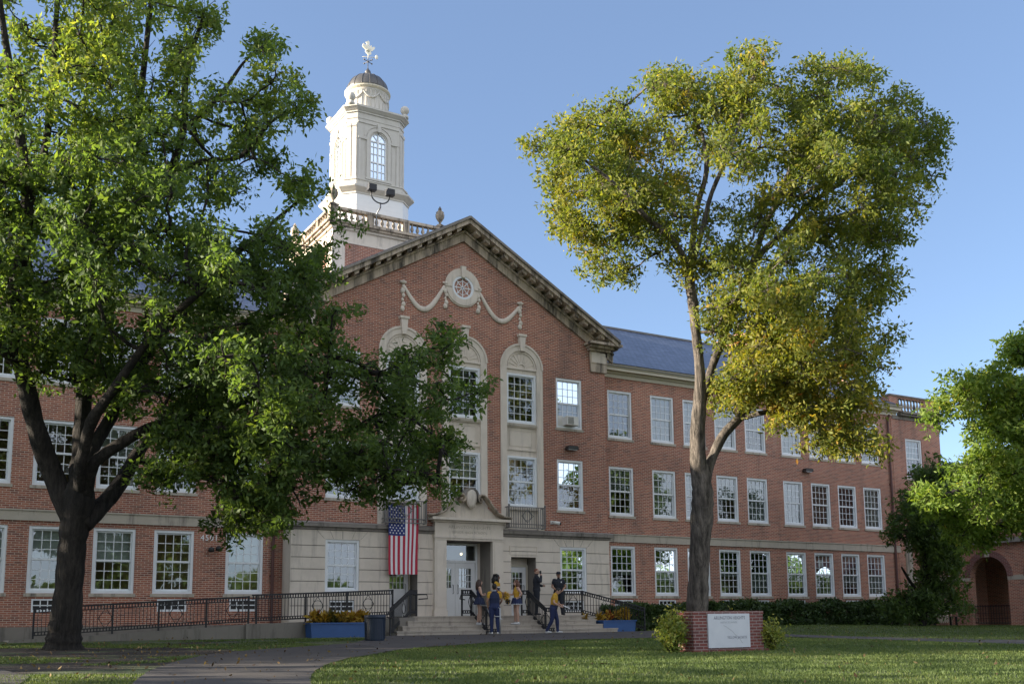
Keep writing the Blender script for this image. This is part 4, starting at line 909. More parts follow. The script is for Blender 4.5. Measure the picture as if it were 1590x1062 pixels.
M['pecan_leaf']=leafmat('pecan_leaf',((0.,(.065,.105,.026)),(.40,(.14,.175,.038)),(.72,(.25,.24,.042)),(.88,(.42,.32,.05)),(1.,(.34,.13,.035))),.52,.6)
M['maple_leaf']=leafmat('maple_leaf',((0.,(.075,.135,.03)),(.5,(.16,.24,.045)),(.85,(.26,.31,.06)),(1.,(.42,.32,.05))),.5,.6)
M['dark_leaf']=leafmat('dark_leaf',((0.,(.045,.08,.028)),(.5,(.085,.14,.042)),(1.,(.14,.19,.05))),.45)
M['hedge_leaf']=leafmat('hedge_leaf',((0.,(.028,.052,.020)),(.5,(.055,.095,.032)),(.9,(.10,.145,.045)),(1.,(.14,.17,.05))),.3,.4)
M['shrub_leaf']=leafmat('shrub_leaf',((0.,(.06,.11,.025)),(.4,(.13,.19,.035)),(.8,(.27,.27,.055)),(1.,(.42,.36,.08))),.35)
M['croton_leaf']=leafmat('croton_leaf',((0.,(.03,.05,.015)),(.35,(.10,.09,.02)),(.6,(.34,.20,.025)),(.85,(.45,.30,.04)),(1.,(.22,.05,.02))),.3)
M['oak_bark']=barkmat('oak_bark',(.036,.030,.026)); M['pecan_bark']=barkmat('pecan_bark',(.15,.128,.11))
def inpoly(x,y,P):
    c=False; j=len(P)-1
    for i in range(len(P)):
        if (P[i][1]>y)!=(P[j][1]>y) and x<(P[j][0]-P[i][0])*(y-P[i][1])/(P[j][1]-P[i][1])+P[i][0]: c=not c
        j=i
    return c
def edged(x,y,P):
    m=1e9
    for a,b in zip(P,P[1:]+P[:1]):
        dx,dy=b[0]-a[0],b[1]-a[1]; t=max(0,min(1,((x-a[0])*dx+(y-a[1])*dy)/(dx*dx+dy*dy+1e-9))); m=min(m,math.hypot(x-a[0]-t*dx,y-a[1]-t*dy))
    return m
def tree(name,label,limbs,t0,polys,holes,ncl,nspr,nleaf,size,mat,bark,grp,thick,cl_r,seed,tintf=None,twig=.012,aspect=.42,sky=0,droop=.35,dense=(),pd=.4,emin=12,gap=34.,gthr=-.45):
    """limbs: sketches (px,py,depth offset,half width px); crown polygons give where sprays of leaves grow; depth spread makes it round"""
    R=random.Random(seed); rg=np.random.default_rng(seed)
    base=at_t(limbs[0][0][0],limbs[0][0][1],t0); base[2]=gz(base[0],base[1])
    root=empty(name,tuple(base),label,'tree',grp)
    tk=MB(); tk.smooth=True; nodes=[]
    for lb in limbs:
        P=[at_t(x,y,t0+o) for x,y,o,r in lb]; rad=[r*(t0+o)/FPX for x,y,o,r in lb]
        # densify with a smooth curve
        Q=[];rr=[]
        for i in range(len(P)-1):
            p0,p1,p2,p3=P[max(i-1,0)],P[i],P[i+1],P[min(i+2,len(P)-1)]
            for k in range(4):
                t=k/4; Q.append(.5*((2*p1)+(-p0+p2)*t+(2*p0-5*p1+4*p2-p3)*t*t+(-p0+3*p1-3*p2+p3)*t**3)); rr.append((rad[i]*(1-t)+rad[i+1]*t)*(1+.07*R.uniform(-1,1)))
        Q.append(P[-1]); rr.append(rad[-1]); tk.tube([Vector(q) for q in Q],rr,12 if rad[0]>.15 else 8)
        for q,r_ in zip(Q,rr): nodes.append((np.array(q),r_))
    cl=[];tries=0
    xs=[p[0] for P in polys for p in P]; ys=[p[1] for P in polys for p in P]
    while len(cl)<ncl and tries<ncl*400:
        tries+=1; x,y=R.uniform(min(xs),max(xs)),R.uniform(min(ys),max(ys)); dn=False
        if dense and R.random()<pd:
            D=R.choice(dense); x,y=R.uniform(min(p[0] for p in D),max(p[0] for p in D)),R.uniform(min(p[1] for p in D),max(p[1] for p in D))
            if not inpoly(x,y,D): continue
            dn=True
        P=next((P for P in polys if inpoly(x,y,P)),None)
        if P is None or any(inpoly(x,y,h) and R.random()<.97 for h in holes): continue
        e=edged(x,y,P)
        if e<emin: continue
        nz=math.sin(x/gap+2.1*math.sin(y/gap*.8+seed))*math.sin(y/gap*1.1+1.7*math.sin(x/gap*.6+seed))
        if not dn and nz<gthr+(.25 if e<45 else 0) and R.random()<.9: continue
        th=thick*min(1,.25+e/(thick*FPX/t0*.8)); off=R.uniform(-th,th)*(1 if not dn else .6)-(thick*.3 if dn else 0)
        p=at_t(x,y,t0+off)
        if any(np.linalg.norm(p-c[0])<cl_r*.62 for c in cl[-400:]): continue
        cl.append((p,x,y,e))
    for lb in limbs:                                                 # a spray of leaves at the end of every limb
        x,y,o,r=lb[-1]
        if any(inpoly(x,y,P) for P in polys):
            for _ in range(3): cl.append((at_t(x+R.uniform(-9,9),y+R.uniform(-9,9),t0+o+R.uniform(-.4,.4)),x,y,20))
    N0=np.array([n[0] for n in nodes]); NR=[n[1] for n in nodes]; par=[-1]*len(N0); order=sorted(range(len(cl)),key=lambda i:min(np.linalg.norm(N0-cl[i][0],axis=1)))
    pts=list(N0); edges=[]; cnt={}
    for i in order:
        p=cl[i][0]; A=np.array(pts); d=np.linalg.norm(A-p,axis=1)*(1+.25*(A[:,2]>p[2]+.3)); j=int(np.argmin(d)); pts.append(p); par.append(j); NR.append(None)
    n0=len(N0); load=[0]*len(pts)
    for i in range(len(pts)-1,n0-1,-1):
        load[i]+=1
        j=par[i]
        if j>=n0: load[j]+=load[i]
    for i in range(n0,len(pts)):
        j=par[i]; a,b=Vector(pts[j]),Vector(pts[i]); r1=twig*load[i]**.42; r0=twig*(load[j]**.42 if j>=n0 else max(load[i],1)**.45*1.15)
        if j<n0: r0=min(r0,NR[j]*.8)
        L=(b-a).length; m=[a]
        for t in (.35,.7): m.append(a.lerp(b,t)+Vector((R.uniform(-1,1),R.uniform(-1,1),R.uniform(-.6,1)))*L*.09)
        m.append(b); tk.tube(m,[r0,r0*.7+r1*.3,r0*.35+r1*.65,r1],5,cap=False)
        for _ in range(3):
            e=b+Vector((R.gauss(0,1),R.gauss(0,1),R.gauss(.1,.8))).normalized()*cl_r*R.uniform(.5,1.); mm=b.lerp(e,.5)+Vector((R.uniform(-1,1),R.uniform(-1,1),R.uniform(-1,1)))*.06; tk.tube([b,mm,e],[r1*.7,r1*.5,.004],4,cap=False)
    C=[];T=[]
    for p,x,y,e in cl:
        base_t=(tintf(x,y) if tintf else .45)+R.gauss(0,.10)
        k=max(3,int(nspr*R.uniform(.7,1.3)))
        dirs=rg.normal(size=(k,3)); dirs/=np.linalg.norm(dirs,axis=1)[:,None]; cc=p+dirs*(cl_r*rg.random((k,1))**.45)*np.array([1,1,.8])
        for c_ in cc:
            if R.random()<.75: tk.tube([Vector(p),Vector(p).lerp(Vector(c_),.55)+Vector((R.gauss(0,.03),R.gauss(0,.03),R.gauss(0,.03))),Vector(c_)],[.008,.006,.003],3,cap=False)
            m=max(4,int(nleaf*R.uniform(.7,1.3))); C.append(c_+rg.normal(size=(m,3))*np.array([.11,.11,.09])*cl_r/.55); T+=[base_t]*m
    tk.build('trunk',bark,root)
    leafmesh('crown',np.concatenate(C),size,mat,root,aspect,droop,np.array(T),seed=seed)
    return root
# ------------------------------------------------------------------ the oak on the left
OAK=[[(98,1022,0,36),(98,1005,0,30),(100,985,0,25.5),(103,955,0,23),(108,900,0,20.5),(112,850,0,20.5),(117,810,0,22),(122,780,0,24),(124,758,0,20),(125,738,0,13),(126,722,0,4)],
 [(112,805,0,17),(96,770,0,17),(82,735,0,15.5),(66,695,-.2,14.5),(50,640,-.5,13.5),(38,585,-.8,13),(26,545,-1,12),(20,470,-1.2,11),(34,400,-1.2,10.5),(42,330,-1.4,9.5),(36,250,-1.5,8),(22,150,-1.7,6.5),(5,40,-2,5),(-10,-60,-2.2,4)],
 [(26,560,-1,8),(5,545,-1.6,7),(-40,500,-2.4,6),(-100,440,-3,5)],
 [(42,330,-1.4,6),(70,230,-1,5.5),(82,120,-1,4.5),(88,20,-1,4),(95,-60,-1,3)],
 [(120,785,0,16),(122,735,.3,14),(126,690,.5,13),(130,620,.9,12),(134,560,1.1,12),(146,490,1.3,11),(156,430,1.4,10.5),(170,388,1.5,9),(186,340,1.6,7.5),(200,270,1.6,6.5),(215,180,1.4,5.5),(225,90,1.2,4.5),(235,0,1,3.5)],
 [(158,425,1.4,6),(140,370,1.9,5),(135,300,2.3,4.5),(150,200,2.6,3.5)],
 [(170,390,1.5,6),(215,330,1.2,6),(262,270,.6,6),(285,200,.4,5.5),(288,130,.2,4.5),(298,80,.1,3.5),(315,30,0,2.5)],
 [(285,200,.4,4),(320,172,.6,4),(352,135,.8,3.2),(378,98,1,2),(404,76,1.1,1)],
 [(262,270,.6,4.5),(320,250,-.2,4.5),(375,242,-.8,4),(420,190,-1.2,2.4),(462,168,-1.4,1)],
 [(128,770,0,13),(124,725,-.6,9),(130,700,-.7,9.5),(142,655,-1,9),(164,622,-1.3,8),(190,585,-1.7,7),(230,530,-2,6),(280,480,-2.3,5.5),(340,430,-2.6,4.5)],
 [(130,775,0,12),(142,705,.4,10),(164,662,.9,9.5),(184,630,1.2,9),(204,596,1.5,8),(236,540,1.9,7),(290,470,2.3,6),(360,400,2.6,5),(430,340,2.8,3),(476,302,2.9,1.2)],
 [(132,775,0,12),(142,728,-.4,9.5),(158,708,-.5,9),(190,687,-.5,8.5),(230,665,-.4,8),(272,654,0,7.5),(330,640,.5,7),(390,618,.8,6),(460,596,.9,5.5),(530,580,.6,5),(570,578,.2,5),(605,580,0,4),(640,560,-.3,3.5),(690,530,-.5,1.2)],
 [(570,578,.2,3),(600,620,0,3),(640,650,-.3,2.5),(690,690,-.5,1.6)],
 [(128,815,0,15),(150,792,.3,14.5),(170,772,.6,13),(192,742,1,11.5),(216,700,1.4,9.5),(245,660,1.8,8.5),(300,610,2.2,7),(370,550,2.6,6),(440,480,3,5),(490,420,3.2,3.5)],
 [(216,715,1.4,6),(270,730,1.2,5),(330,745,.6,4.5),(380,770,.2,3),(400,800,0,2)]]
OAKP=[(-160,-90),(240,-90),(246,10),(244,60),(262,100),(285,40),(300,5),(318,0),(345,25),(346,60),(336,110),(362,130),(372,60),(400,35),(418,62),(462,70),(452,92),(420,100),(448,115),(458,140),(490,155),(503,180),(482,188),(455,175),(447,215),(440,240),(472,238),(500,285),(498,305),(522,330),(545,352),(532,372),(508,395),(530,408),(535,430),(512,445),(532,470),(540,500),(530,540),(560,560),(600,545),(618,520),(650,545),(690,512),(722,508),(700,545),(728,580),(712,595),(742,602),(768,618),(740,632),(716,645),(705,690),(700,730),(722,745),(680,770),(640,768),(612,772),(560,772),(520,790),(500,800),(470,775),(448,790),(450,830),(430,835),(415,800),(385,805),(380,838),(345,830),(312,820),(302,790),(330,760),(290,745),(262,772),(215,765),(212,735),(245,700),(240,660),(210,640),(180,640),(150,610),(110,610),(86,585),(64,612),(44,585),(20,560),(-10,570),(-60,560),(-160,500)]
OAKH=[[(92,352),(108,345),(116,372),(98,378)],[(168,470),(205,466),(212,500),(196,540),(168,530)],[(170,385),(212,400),(225,450),(190,458),(172,430)],[(55,365),(105,372),(125,410),(70,410)],[(240,120),(262,150),(250,185),(236,160)],[(60,410),(90,420),(85,440),(62,440)],[(-10,520),(30,530),(35,560),(0,560)]]
def oakt(x,y): return .34+.30*max(0,min(1,(330-y)/200))+(.06 if x<200 else 0)  # sun on the upper and left crown is painted as a lighter leaf tint
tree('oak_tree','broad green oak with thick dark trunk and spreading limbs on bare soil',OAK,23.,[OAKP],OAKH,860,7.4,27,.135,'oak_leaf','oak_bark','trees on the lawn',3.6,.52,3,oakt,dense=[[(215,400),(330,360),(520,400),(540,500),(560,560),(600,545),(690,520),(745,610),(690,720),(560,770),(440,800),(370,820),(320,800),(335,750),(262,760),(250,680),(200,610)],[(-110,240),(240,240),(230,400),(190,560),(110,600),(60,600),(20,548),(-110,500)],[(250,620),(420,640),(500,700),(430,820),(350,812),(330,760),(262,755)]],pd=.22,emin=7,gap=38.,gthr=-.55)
# ------------------------------------------------------------------ the tall tree right of the entrance
PEC=[[(1081,992,0,22),(1081,970,0,18.5),(1083,935,0,16.5),(1085,890,0,16),(1087,845,0,16.5),(1090,800,0,17.5),(1091,765,0,17),(1089,735,0,14),(1089,715,0,7),(1089,700,0,3)],
 [(1088,760,0,13),(1084,715,0,12.5),(1083,670,-.1,12.5),(1086,630,-.2,11),(1087,580,-.3,8),(1082,530,-.4,7.5),(1077,480,-.5,8),(1072,445,-.5,8),(1069,412,-.6,7)],
 [(1070,415,-.6,6),(1052,385,-1,5.5),(1034,362,-1.4,5),(1002,336,-2,4.2),(970,300,-2.5,3.5),(935,270,-2.8,2.6),(890,235,-3,1.8)],
 [(1070,415,-.6,5),(1076,372,-.2,5),(1082,322,0,4.5),(1097,266,.2,4),(1090,210,.4,3),(1060,150,.6,2)],
 [(1072,418,-.6,4.5),(1090,360,-1,4),(1105,300,-1.3,3.5),(1140,220,-1.5,3),(1160,150,-1.6,2.4),(1180,90,-1.6,1.6)],
 [(1091,770,0,11),(1097,735,.2,8.5),(1107,708,.4,7.5),(1123,676,.6,7.5),(1147,650,.8,6.5),(1167,629,1.,5.5),(1191,605,1.2,4.8),(1222,572,1.4,4.2),(1262,540,1.6,4.5),(1310,500,1.8,3.5),(1350,480,1.9,2)],
 [(1089,625,-.2,7),(1097,598,.2,7),(1107,566,.6,6.5),(1120,532,1.,6),(1140,480,1.4,6),(1165,420,1.6,6),(1185,390,1.7,5.5),(1212,366,1.8,5),(1252,322,2,4.5),(1300,288,2.2,3.5),(1350,250,2.3,2.5),(1400,215,2.4,1.8)],
 [(1165,420,1.6,5),(1188,350,1,4.5),(1205,318,.7,4),(1220,280,.4,3.5),(1245,215,.2,3),(1270,150,0,2)],
 [(1212,366,1.8,4),(1260,350,2.4,3.5),(1320,330,3,3),(1390,310,3.4,2)],
 [(1147,650,.8,5),(1190,640,.2,4),(1240,640,-.4,3.5),(1290,660,-.8,2.5),(1330,680,-1,1.5)]]
PECP=[(824,219),(835,186),(861,165),(899,165),(927,158),(955,141),(974,148),(990,167),(995,130),(1026,108),(1054,115),(1078,134),(1092,106),(1101,87),(1139,82),(1158,66),(1186,60),(1200,82),(1214,101),(1238,106),(1261,99),(1276,106),(1299,92),(1318,89),(1346,97),(1382,118),(1398,153),(1417,162),(1443,177),(1457,214),(1447,242),(1459,271),(1445,304),(1440,322),(1426,341),(1426,370),(1407,381),(1379,377),(1365,388),(1384,417),(1400,440),(1393,455),(1374,464),(1390,483),(1391,513),(1379,551),(1392,601),(1370,612),(1373,640),(1367,655),(1364,700),(1347,707),(1303,703),(1296,722),(1269,719),(1255,700),(1250,655),(1235,642),(1222,690),(1208,665),(1196,612),(1172,628),(1140,634),(1118,640),(1100,632),(1104,600),(1104,560),(1110,520),(1092,520),(1085,470),(1082,430),(1054,431),(1035,431),(1017,395),(1007,398),(1009,424),(988,431),(960,426),(937,433),(920,417),(918,388),(885,381),(866,365),(870,341),(852,334),(824,332),(821,308),(838,285),(828,252)]
PECH=[[(1038,400),(1062,400),(1064,425),(1040,428)],[(1090,525),(1105,530),(1098,590),(1090,570)],[(1000,355),(1030,380),(1020,395),(1000,380)],[(1112,540),(1150,545),(1158,580),(1116,584)],[(1066,310),(1088,240),(1108,250),(1096,405),(1072,405)],[(1158,412),(1198,350),(1240,308),(1264,322),(1226,372),(1180,432)],[(1020,345),(1062,385),(1050,400),(1008,362)],[(1110,330),(1135,320),(1140,380),(1115,400)],[(1290,280),(1325,262),(1335,280),(1300,305)]]
def pect(x,y): return .40+.08*max(-1,min(1,(1230-x)/250))*(1 if y<450 else .2)+.17*max(0,min(1,(y-330)/300))*(1 if x>1120 else 0)
tree('pecan_tree','tall tree in yellow green autumn leaf behind the brick sign',PEC,32.,[PECP],PECH,560,9.5,27,.15,'pecan_leaf','pecan_bark','trees on the lawn',4.0,.66,5,pect,emin=4,gap=24.,gthr=-.34,dense=[[(1120,480),(1200,440),(1330,470),(1385,560),(1360,690),(1290,700),(1240,640),(1190,600),(1130,600)],[(1140,560),(1260,560),(1260,640),(1205,680),(1150,645),(1125,600)]],pd=.10)
# ------------------------------------------------------------------ trees at the right edge
DRK=[[(1433,982,0,8),(1433,968,0,6.5),(1434,940,0,5.5),(1436,900,0,5),(1437,850,0,4),(1440,800,0,3),(1442,740,0,2)],[(1435,930,0,3),(1415,905,-.5,2.5),(1400,880,-.8,1.5)],[(1436,910,0,3),(1460,880,.3,2.5),(1480,850,.5,1.5)]]
DRKP=[(1379,778),(1388,760),(1420,742),(1440,720),(1470,715),(1500,740),(1505,800),(1492,850),(1502,890),(1490,925),(1508,950),(1495,962),(1470,952),(1455,958),(1432,955),(1405,966),(1380,955),(1362,945),(1372,925),(1394,915),(1425,905),(1428,872),(1405,850),(1390,845),(1378,815)]
tree('maple_tree','small dark leafy tree with a black trunk before the arcade',DRK,43.5,[DRKP],[],200,7,20,.18,'dark_leaf','oak_bark','trees on the lawn',1.6,.56,8,lambda x,y:.45,emin=5,gthr=-.8)
MAP=[[(1690,1010,0,24),(1690,900,0,20),(1688,820,0,18),(1680,740,0,16),(1670,660,0,13),(1655,580,0,10),(1645,500,0,7)],
 [(1684,780,0,10),(1640,750,-.5,9),(1590,730,-.8,7.5),(1540,735,-1,6),(1490,760,-1.2,4),(1450,775,-1.4,2.5)],[(1672,670,0,9),(1620,640,.3,7.5),(1570,620,.6,6),(1520,605,.8,4.5),(1480,625,.9,3),(1450,635,1,2)],
 [(1684,790,0,8),(1630,790,.5,6),(1570,810,.8,4.5),(1520,830,1,3)],[(1660,600,0,6),(1620,570,-.5,5),(1580,545,-.8,3)]]
MAPP=[(1760,470),(1600,500),(1575,528),(1560,548),(1545,530),(1548,560),(1520,580),(1500,580),(1466,576),(1470,598),(1444,606),(1434,624),(1452,634),(1430,648),(1440,660),(1462,652),(1485,646),(1500,636),(1515,625),(1528,655),(1512,662),(1505,690),(1525,700),(1500,705),(1490,716),(1465,725),(1428,772),(1424,778),(1434,800),(1460,815),(1472,812),(1475,825),(1465,845),(1480,870),(1500,880),(1512,868),(1530,848),(1560,840),(1590,825),(1640,850),(1760,830)]
tree('maple_tree','bright green leafy tree reaching in from the right edge above the arcade',MAP,36.,[MAPP],[[(1530,632),(1560,640),(1555,655),(1532,650)]],420,8,24,.18,'maple_leaf','oak_bark','trees on the lawn',2.6,.60,9,lambda x,y:.5,emin=6,gthr=-.6)
# ------------------------------------------------------------------ hedges and shrubs
def hedge(name,label,cat,x0,x1,y0,y1,h,n,size,mat,grp=None,seed=1,tint=.4):
    r=np.random.default_rng(seed); b=((x0+x1)/2,(y0+y1)/2,gz((x0+x1)/2,(y0+y1)/2)); root=empty(name,b,label,cat,grp)
    mb=MB(); nx=max(2,int((x1-x0)/.5))
    for i in range(nx):                                              # woody stems carrying the leaves
        x=x0+(x1-x0)*(i+.5)/nx
        for k in range(4): mb.tube([(x+r.uniform(-.15,.15),(y0+y1)/2+r.uniform(-.2,.2),b[2]-.05),(x+r.uniform(-.25,.25),r.uniform(y0+.1,y1-.1),b[2]+h*.85)],[.02,.008],5)
    mb.build('stems','oak_bark',root)
    u=r.random((n,3)); side=r.random(n); P=np.empty((n,3)); P[:,0]=x0+(x1-x0)*u[:,0]; dep=r.random(n)**2*.25
    lump=lambda x,a: .09*np.sin(x*2.3+a)+.07*np.sin(x*5.1+a*2)+.05*np.sin(x*11+a)
    hh=h*(1+lump(P[:,0],0.))
    top=side<.38; P[:,1]=np.where(top,y0+(y1-y0)*u[:,1],y0+dep+lump(P[:,0],2.)-.12*np.cos(u[:,2]*2.5)); P[:,2]=np.where(top,hh-dep*.7-.08*np.abs((P[:,1]-(y0+y1)/2)/(y1-y0)*2)**2,hh*(.03+.94*u[:,2]))
    P[:,1]=np.where((~top)&(u[:,1]>.8),y0+(y1-y0)*r.random(n),P[:,1]); P[:,2]+=b[2]
    leafmesh('foliage',P,size,mat,root,.55,.1,np.full(n,tint)+.18*np.sin(P[:,0]*3.1)*np.sin(P[:,2]*7),seed=seed,up=.8); return root
hedge('hedge','dark clipped hedge between the iron railing and the tall tree trunk','hedge',23.4,28.2,32.4,33.6,.95,15000,.12,'hedge_leaf','hedges along the wall',2)
hedge('hedge','long dark clipped hedge under the right wing windows behind the sign','hedge',28.6,42.6,32.4,33.6,.98,34000,.13,'hedge_leaf','hedges along the wall',3)
def shrub(label,c,rx,ry,h,n,size,mat,seed,grp,tint=.5):
    r=np.random.default_rng(seed); z=gz(c[0],c[1]); root=empty('shrub',(c[0],c[1],z),label,'shrub',grp); mb=MB(); tips=[]
    for i in range(22):
        a=r.uniform(0,2*math.pi); q=r.random()**.5; e=(c[0]+rx*q*math.cos(a),c[1]+ry*q*math.sin(a),z+h*(1-.45*q*q)*r.uniform(.72,1.12)); m=(c[0]+rx*q*.5*math.cos(a),c[1]+ry*q*.5*math.sin(a),z+h*.35)
        mb.tube([(c[0]+r.uniform(-.08,.08),c[1],z-.03),m,e],[.014,.01,.004],5); tips.append((np.array((c[0],c[1],z)),np.array(m),np.array(e)))
    mb.build('stems','oak_bark',root); P=[];T=[]
    for i in range(n):
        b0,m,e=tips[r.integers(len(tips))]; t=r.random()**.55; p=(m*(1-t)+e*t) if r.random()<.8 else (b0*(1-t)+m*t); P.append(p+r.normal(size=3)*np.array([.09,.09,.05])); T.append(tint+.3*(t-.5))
    leafmesh('foliage',np.array(P),size,mat,root,.5,-.3,np.array(T),seed=seed,up=.6)
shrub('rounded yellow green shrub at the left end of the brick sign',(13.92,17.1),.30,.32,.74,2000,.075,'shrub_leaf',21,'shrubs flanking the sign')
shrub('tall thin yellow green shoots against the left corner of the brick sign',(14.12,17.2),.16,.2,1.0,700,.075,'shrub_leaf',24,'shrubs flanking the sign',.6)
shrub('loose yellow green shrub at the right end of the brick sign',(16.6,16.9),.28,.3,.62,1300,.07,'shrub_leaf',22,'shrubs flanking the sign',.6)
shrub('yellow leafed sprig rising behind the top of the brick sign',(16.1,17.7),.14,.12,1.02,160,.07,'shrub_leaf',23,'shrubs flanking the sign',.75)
# ------------------------------------------------------------------ brick name sign
SX0,SX1,SY=14.36,16.37,16.90; sz=gz(15.3,17)
sg=empty('brick_sign',((SX0+SX1)/2,SY+.25,sz),'low red brick wall sign with a white name panel on the lawn','sign')
mb=MB(); mb.box(SX0,SX1,SY,SY+.52,sz-.1,.615); mb.build('wall','brick_sign',sg)
mb=MB(); mb.box(SX0-.01,SX1+.01,SY-.01,SY+.53,.617,.68); 
mb.build('coping','brick_sign',sg); mb=MB(); mb.box(SX0-.05,SX1+.10,SY-.06,SY+.56,sz-.1,sz+.045); mb.build('footing','brick_sign',sg)
k=N('panel_stone'); f=k.noise(5,4); k.col(k.mix(f,(.50,.53,.57),(.62,.64,.67))); k.set(k.b,Roughness=.5); M['panel']=k.m
M['panel_ink']=plain('faded_ink',(.20,.21,.25),.7,0,.25,30); M['panel_faint']=plain('faint_ink',(.40,.42,.45),.7,0,.2,30)
mb=MB(); mb.box(14.75,15.94,SY-.035,SY-.002,-.105,.622); pn=mb.build('panel','panel',sg); WORLD[pn.name]=WORLD[sg.name]
addtext('lettering','ARLINGTON HEIGHTS',.10,15.36,SY-.036,.50,'panel_ink',pn,.002,1.05,.86)
addtext('lettering','HIGH SCHOOL',.062,15.34,SY-.036,.415,'panel_faint',pn,.002,1.2)
addtext('lettering','YELLOW JACKETS',.078,15.56,SY-.036,.085,'panel_ink',pn,.002,1.05,.86)
mb=MB(); q=[(15.18,.37),(15.28,.33),(15.36,.28),(15.42,.25),(15.52,.16),(15.6,.12),(15.68,.02),(15.72,-.02)]
for a_,b_ in zip(q,q[1:]): mb.bar((a_[0],SY-.0365,a_[1]),(b_[0],SY-.0365,b_[1]),.002,.012)
mb.build('diagonal_mark','panel_faint',pn)
# ------------------------------------------------------------------ planters, crotons, bin, bench, pickets
def planter(label,x0,x1,y0,y1,z0,h):
    r=empty('planter',((x0+x1)/2,(y0+y1)/2,z0),label,'planter','blue planters beside the steps'); t=.05; mb=MB()
    mb.prism([(x0+.04,z0),(x1-.04,z0),(x1,z0+h),(x0,z0+h)],y0,y0+t); mb.prism([(x0+.04,z0),(x1-.04,z0),(x1,z0+h),(x0,z0+h)],y1-t,y1); mb.prism([(y0+t,z0),(y1-t,z0),(y1-t,z0+h),(y0+t,z0+h)],x0+.03,x0+.07,'x'); mb.prism([(y0+t,z0),(y1-t,z0),(y1-t,z0+h),(y0+t,z0+h)],x1-.07,x1-.03,'x')
    mb.build('box','blue_paint',r); mb=MB(); 
    for q in ((x0-.03,x1+.03,y0-.03,y0+.05),(x0-.03,x1+.03,y1-.05,y1+.03),(x0-.03,x0+.06,y0+.05,y1-.05),(x1-.06,x1+.03,y0+.05,y1-.05)): mb.box(q[0],q[1],q[2],q[3],z0+h+.002,z0+h+.05)
    mb.build('rim','blue_paint',r); mb=MB(); mb.box(x0+.075,x1-.075,y0+t,y1-t,z0+.1,z0+h-.03); mb.build('soil','soil',r)
planter('long blue planter box of crotons below the upper ramp railing',10.86,12.86,31.05,31.6,.0,.42)
planter('blue planter box half hidden at the right end of the steps',22.25,23.75,31.25,31.95,.02,.38)
CR=random.Random(5); crg=np.random.default_rng(5)
def croton(label,x,y,z,h,tint,i,big=1.):
    r=empty('croton',(x,y,z),label,'plant','crotons in the planters'); mb=MB()
    for k in range(3): mb.tube([(x,y,z-.03),(x+CR.uniform(-.08,.08),y+CR.uniform(-.06,.06),z+h*.8)],[.014,.008],5)
    mb.build('stem','oak_bark',r)
    n=80; t=crg.random(n); P=np.stack([x+crg.normal(size=n)*.05*big,y+crg.normal(size=n)*.05,z+.04+t*h*.75],1)
    leafmesh('leaves',P,.21*big,'croton_leaf',r,.34,-.9,np.full(n,tint)+.1*(t-.5),seed=40+i,up=.9)
ct=['gold croton','green croton','orange croton','dark croton']
cols=[.72,.42,.62,.5,.25,.38,.55,.5,.72,.8,.7,.75]
words=['bright gold','olive green','orange gold','brown','dark green','olive','rust brown','brownish green','gold','yellow gold','golden','amber']
for i in range(12):
    nb='at the left end' if i==0 else ('at the right end' if i==11 else 'number %d from the left'%(i+1))
    lab='%s croton %s of the long blue planter'%(words[i],{0:'at the left end',11:'at the right end'}.get(i,['','second','third','fourth','fifth','sixth','seventh','eighth','ninth','tenth','eleventh',''][i]+' from the left'))
    croton(lab,11.05+i*.153,31.32+CR.uniform(-.1,.1),.40,.30+CR.uniform(-.03,.07),cols[i],i)
rw=[('dark yellow croton',21.9,31.95,.32,.3,.5,1.0),('yellow green croton',22.45,31.75,.38,.28,.66,.9),('brown red croton',22.75,31.6,.38,.32,.95,1.),('orange croton',23.15,31.6,.38,.36,.62,1.),('tall gold croton',23.55,31.65,.38,.52,.74,1.1)]
for i,(l,x,y,z,h,t,bg_) in enumerate(rw): croton(l+' in the blue planter right of the steps',x,y,z,h,t,30+i,bg_)
bx,by=11.12,26.5; bz=gz(bx,by)+.02
tr=empty('trash_bin',(bx,by,bz),'dark navy round trash bin standing on the walk','trash bin')
mb=MB(); mb.smooth=False; mb.lathe([(.265,0),(.27,.02),(.275,.05),(.285,.64)],(bx,by,bz),26); mb.build('body','navy_plastic',tr)
mb=MB(); mb.smooth=True; mb.lathe([(.29,.60),(.30,.62),(.30,.68),(.285,.70),(.24,.70),(.23,.66)],(bx,by,bz),26); mb.build('rim','navy_plastic',tr)
mb=MB()
for i in range(26):
    t=2*math.pi*i/26; mb.bar((bx+.272*math.cos(t),by+.272*math.sin(t),bz+.03),(bx+.287*math.cos(t),by+.287*math.sin(t),bz+.6),.016)
mb.build('ribs','navy_plastic',tr); mb=MB(); mb.lathe([(.245,.55),(.2,.56),(.01,.57)],(bx,by,bz),20); mb.build('liner','dark',tr)
bn=empty('bench',(44.4,33.3,.02),'dark bench by the small tree at the end of the hedge','bench')
mb=MB(); 
for i in range(3): mb.box(43.2,45.4,33.0+.16*i,33.13+.16*i,.42,.46)
mb.build('seat','dark',bn)
for x in (43.45,45.1): mb=MB(); mb.box(x-.04,x+.04,33.02,33.1,.0,.418); mb.box(x-.04,x+.04,33.35,33.43,.0,.418); mb.build('leg','iron',bn)
pg=empty('picket_gate',(44.6,33.8,0),'white picket gate behind the small dark tree','gate')
mb=MB()
for i in range(12): x=43.6+i*.17; mb.box(x,x+.09,33.74,33.76,.12,.86)
mb.build('pickets','trim',pg); mb=MB(); mb.box(43.5,45.6,33.765,33.80,.2,.28); mb.box(43.5,45.6,33.765,33.80,.66,.74); mb.build('rails','trim',pg)
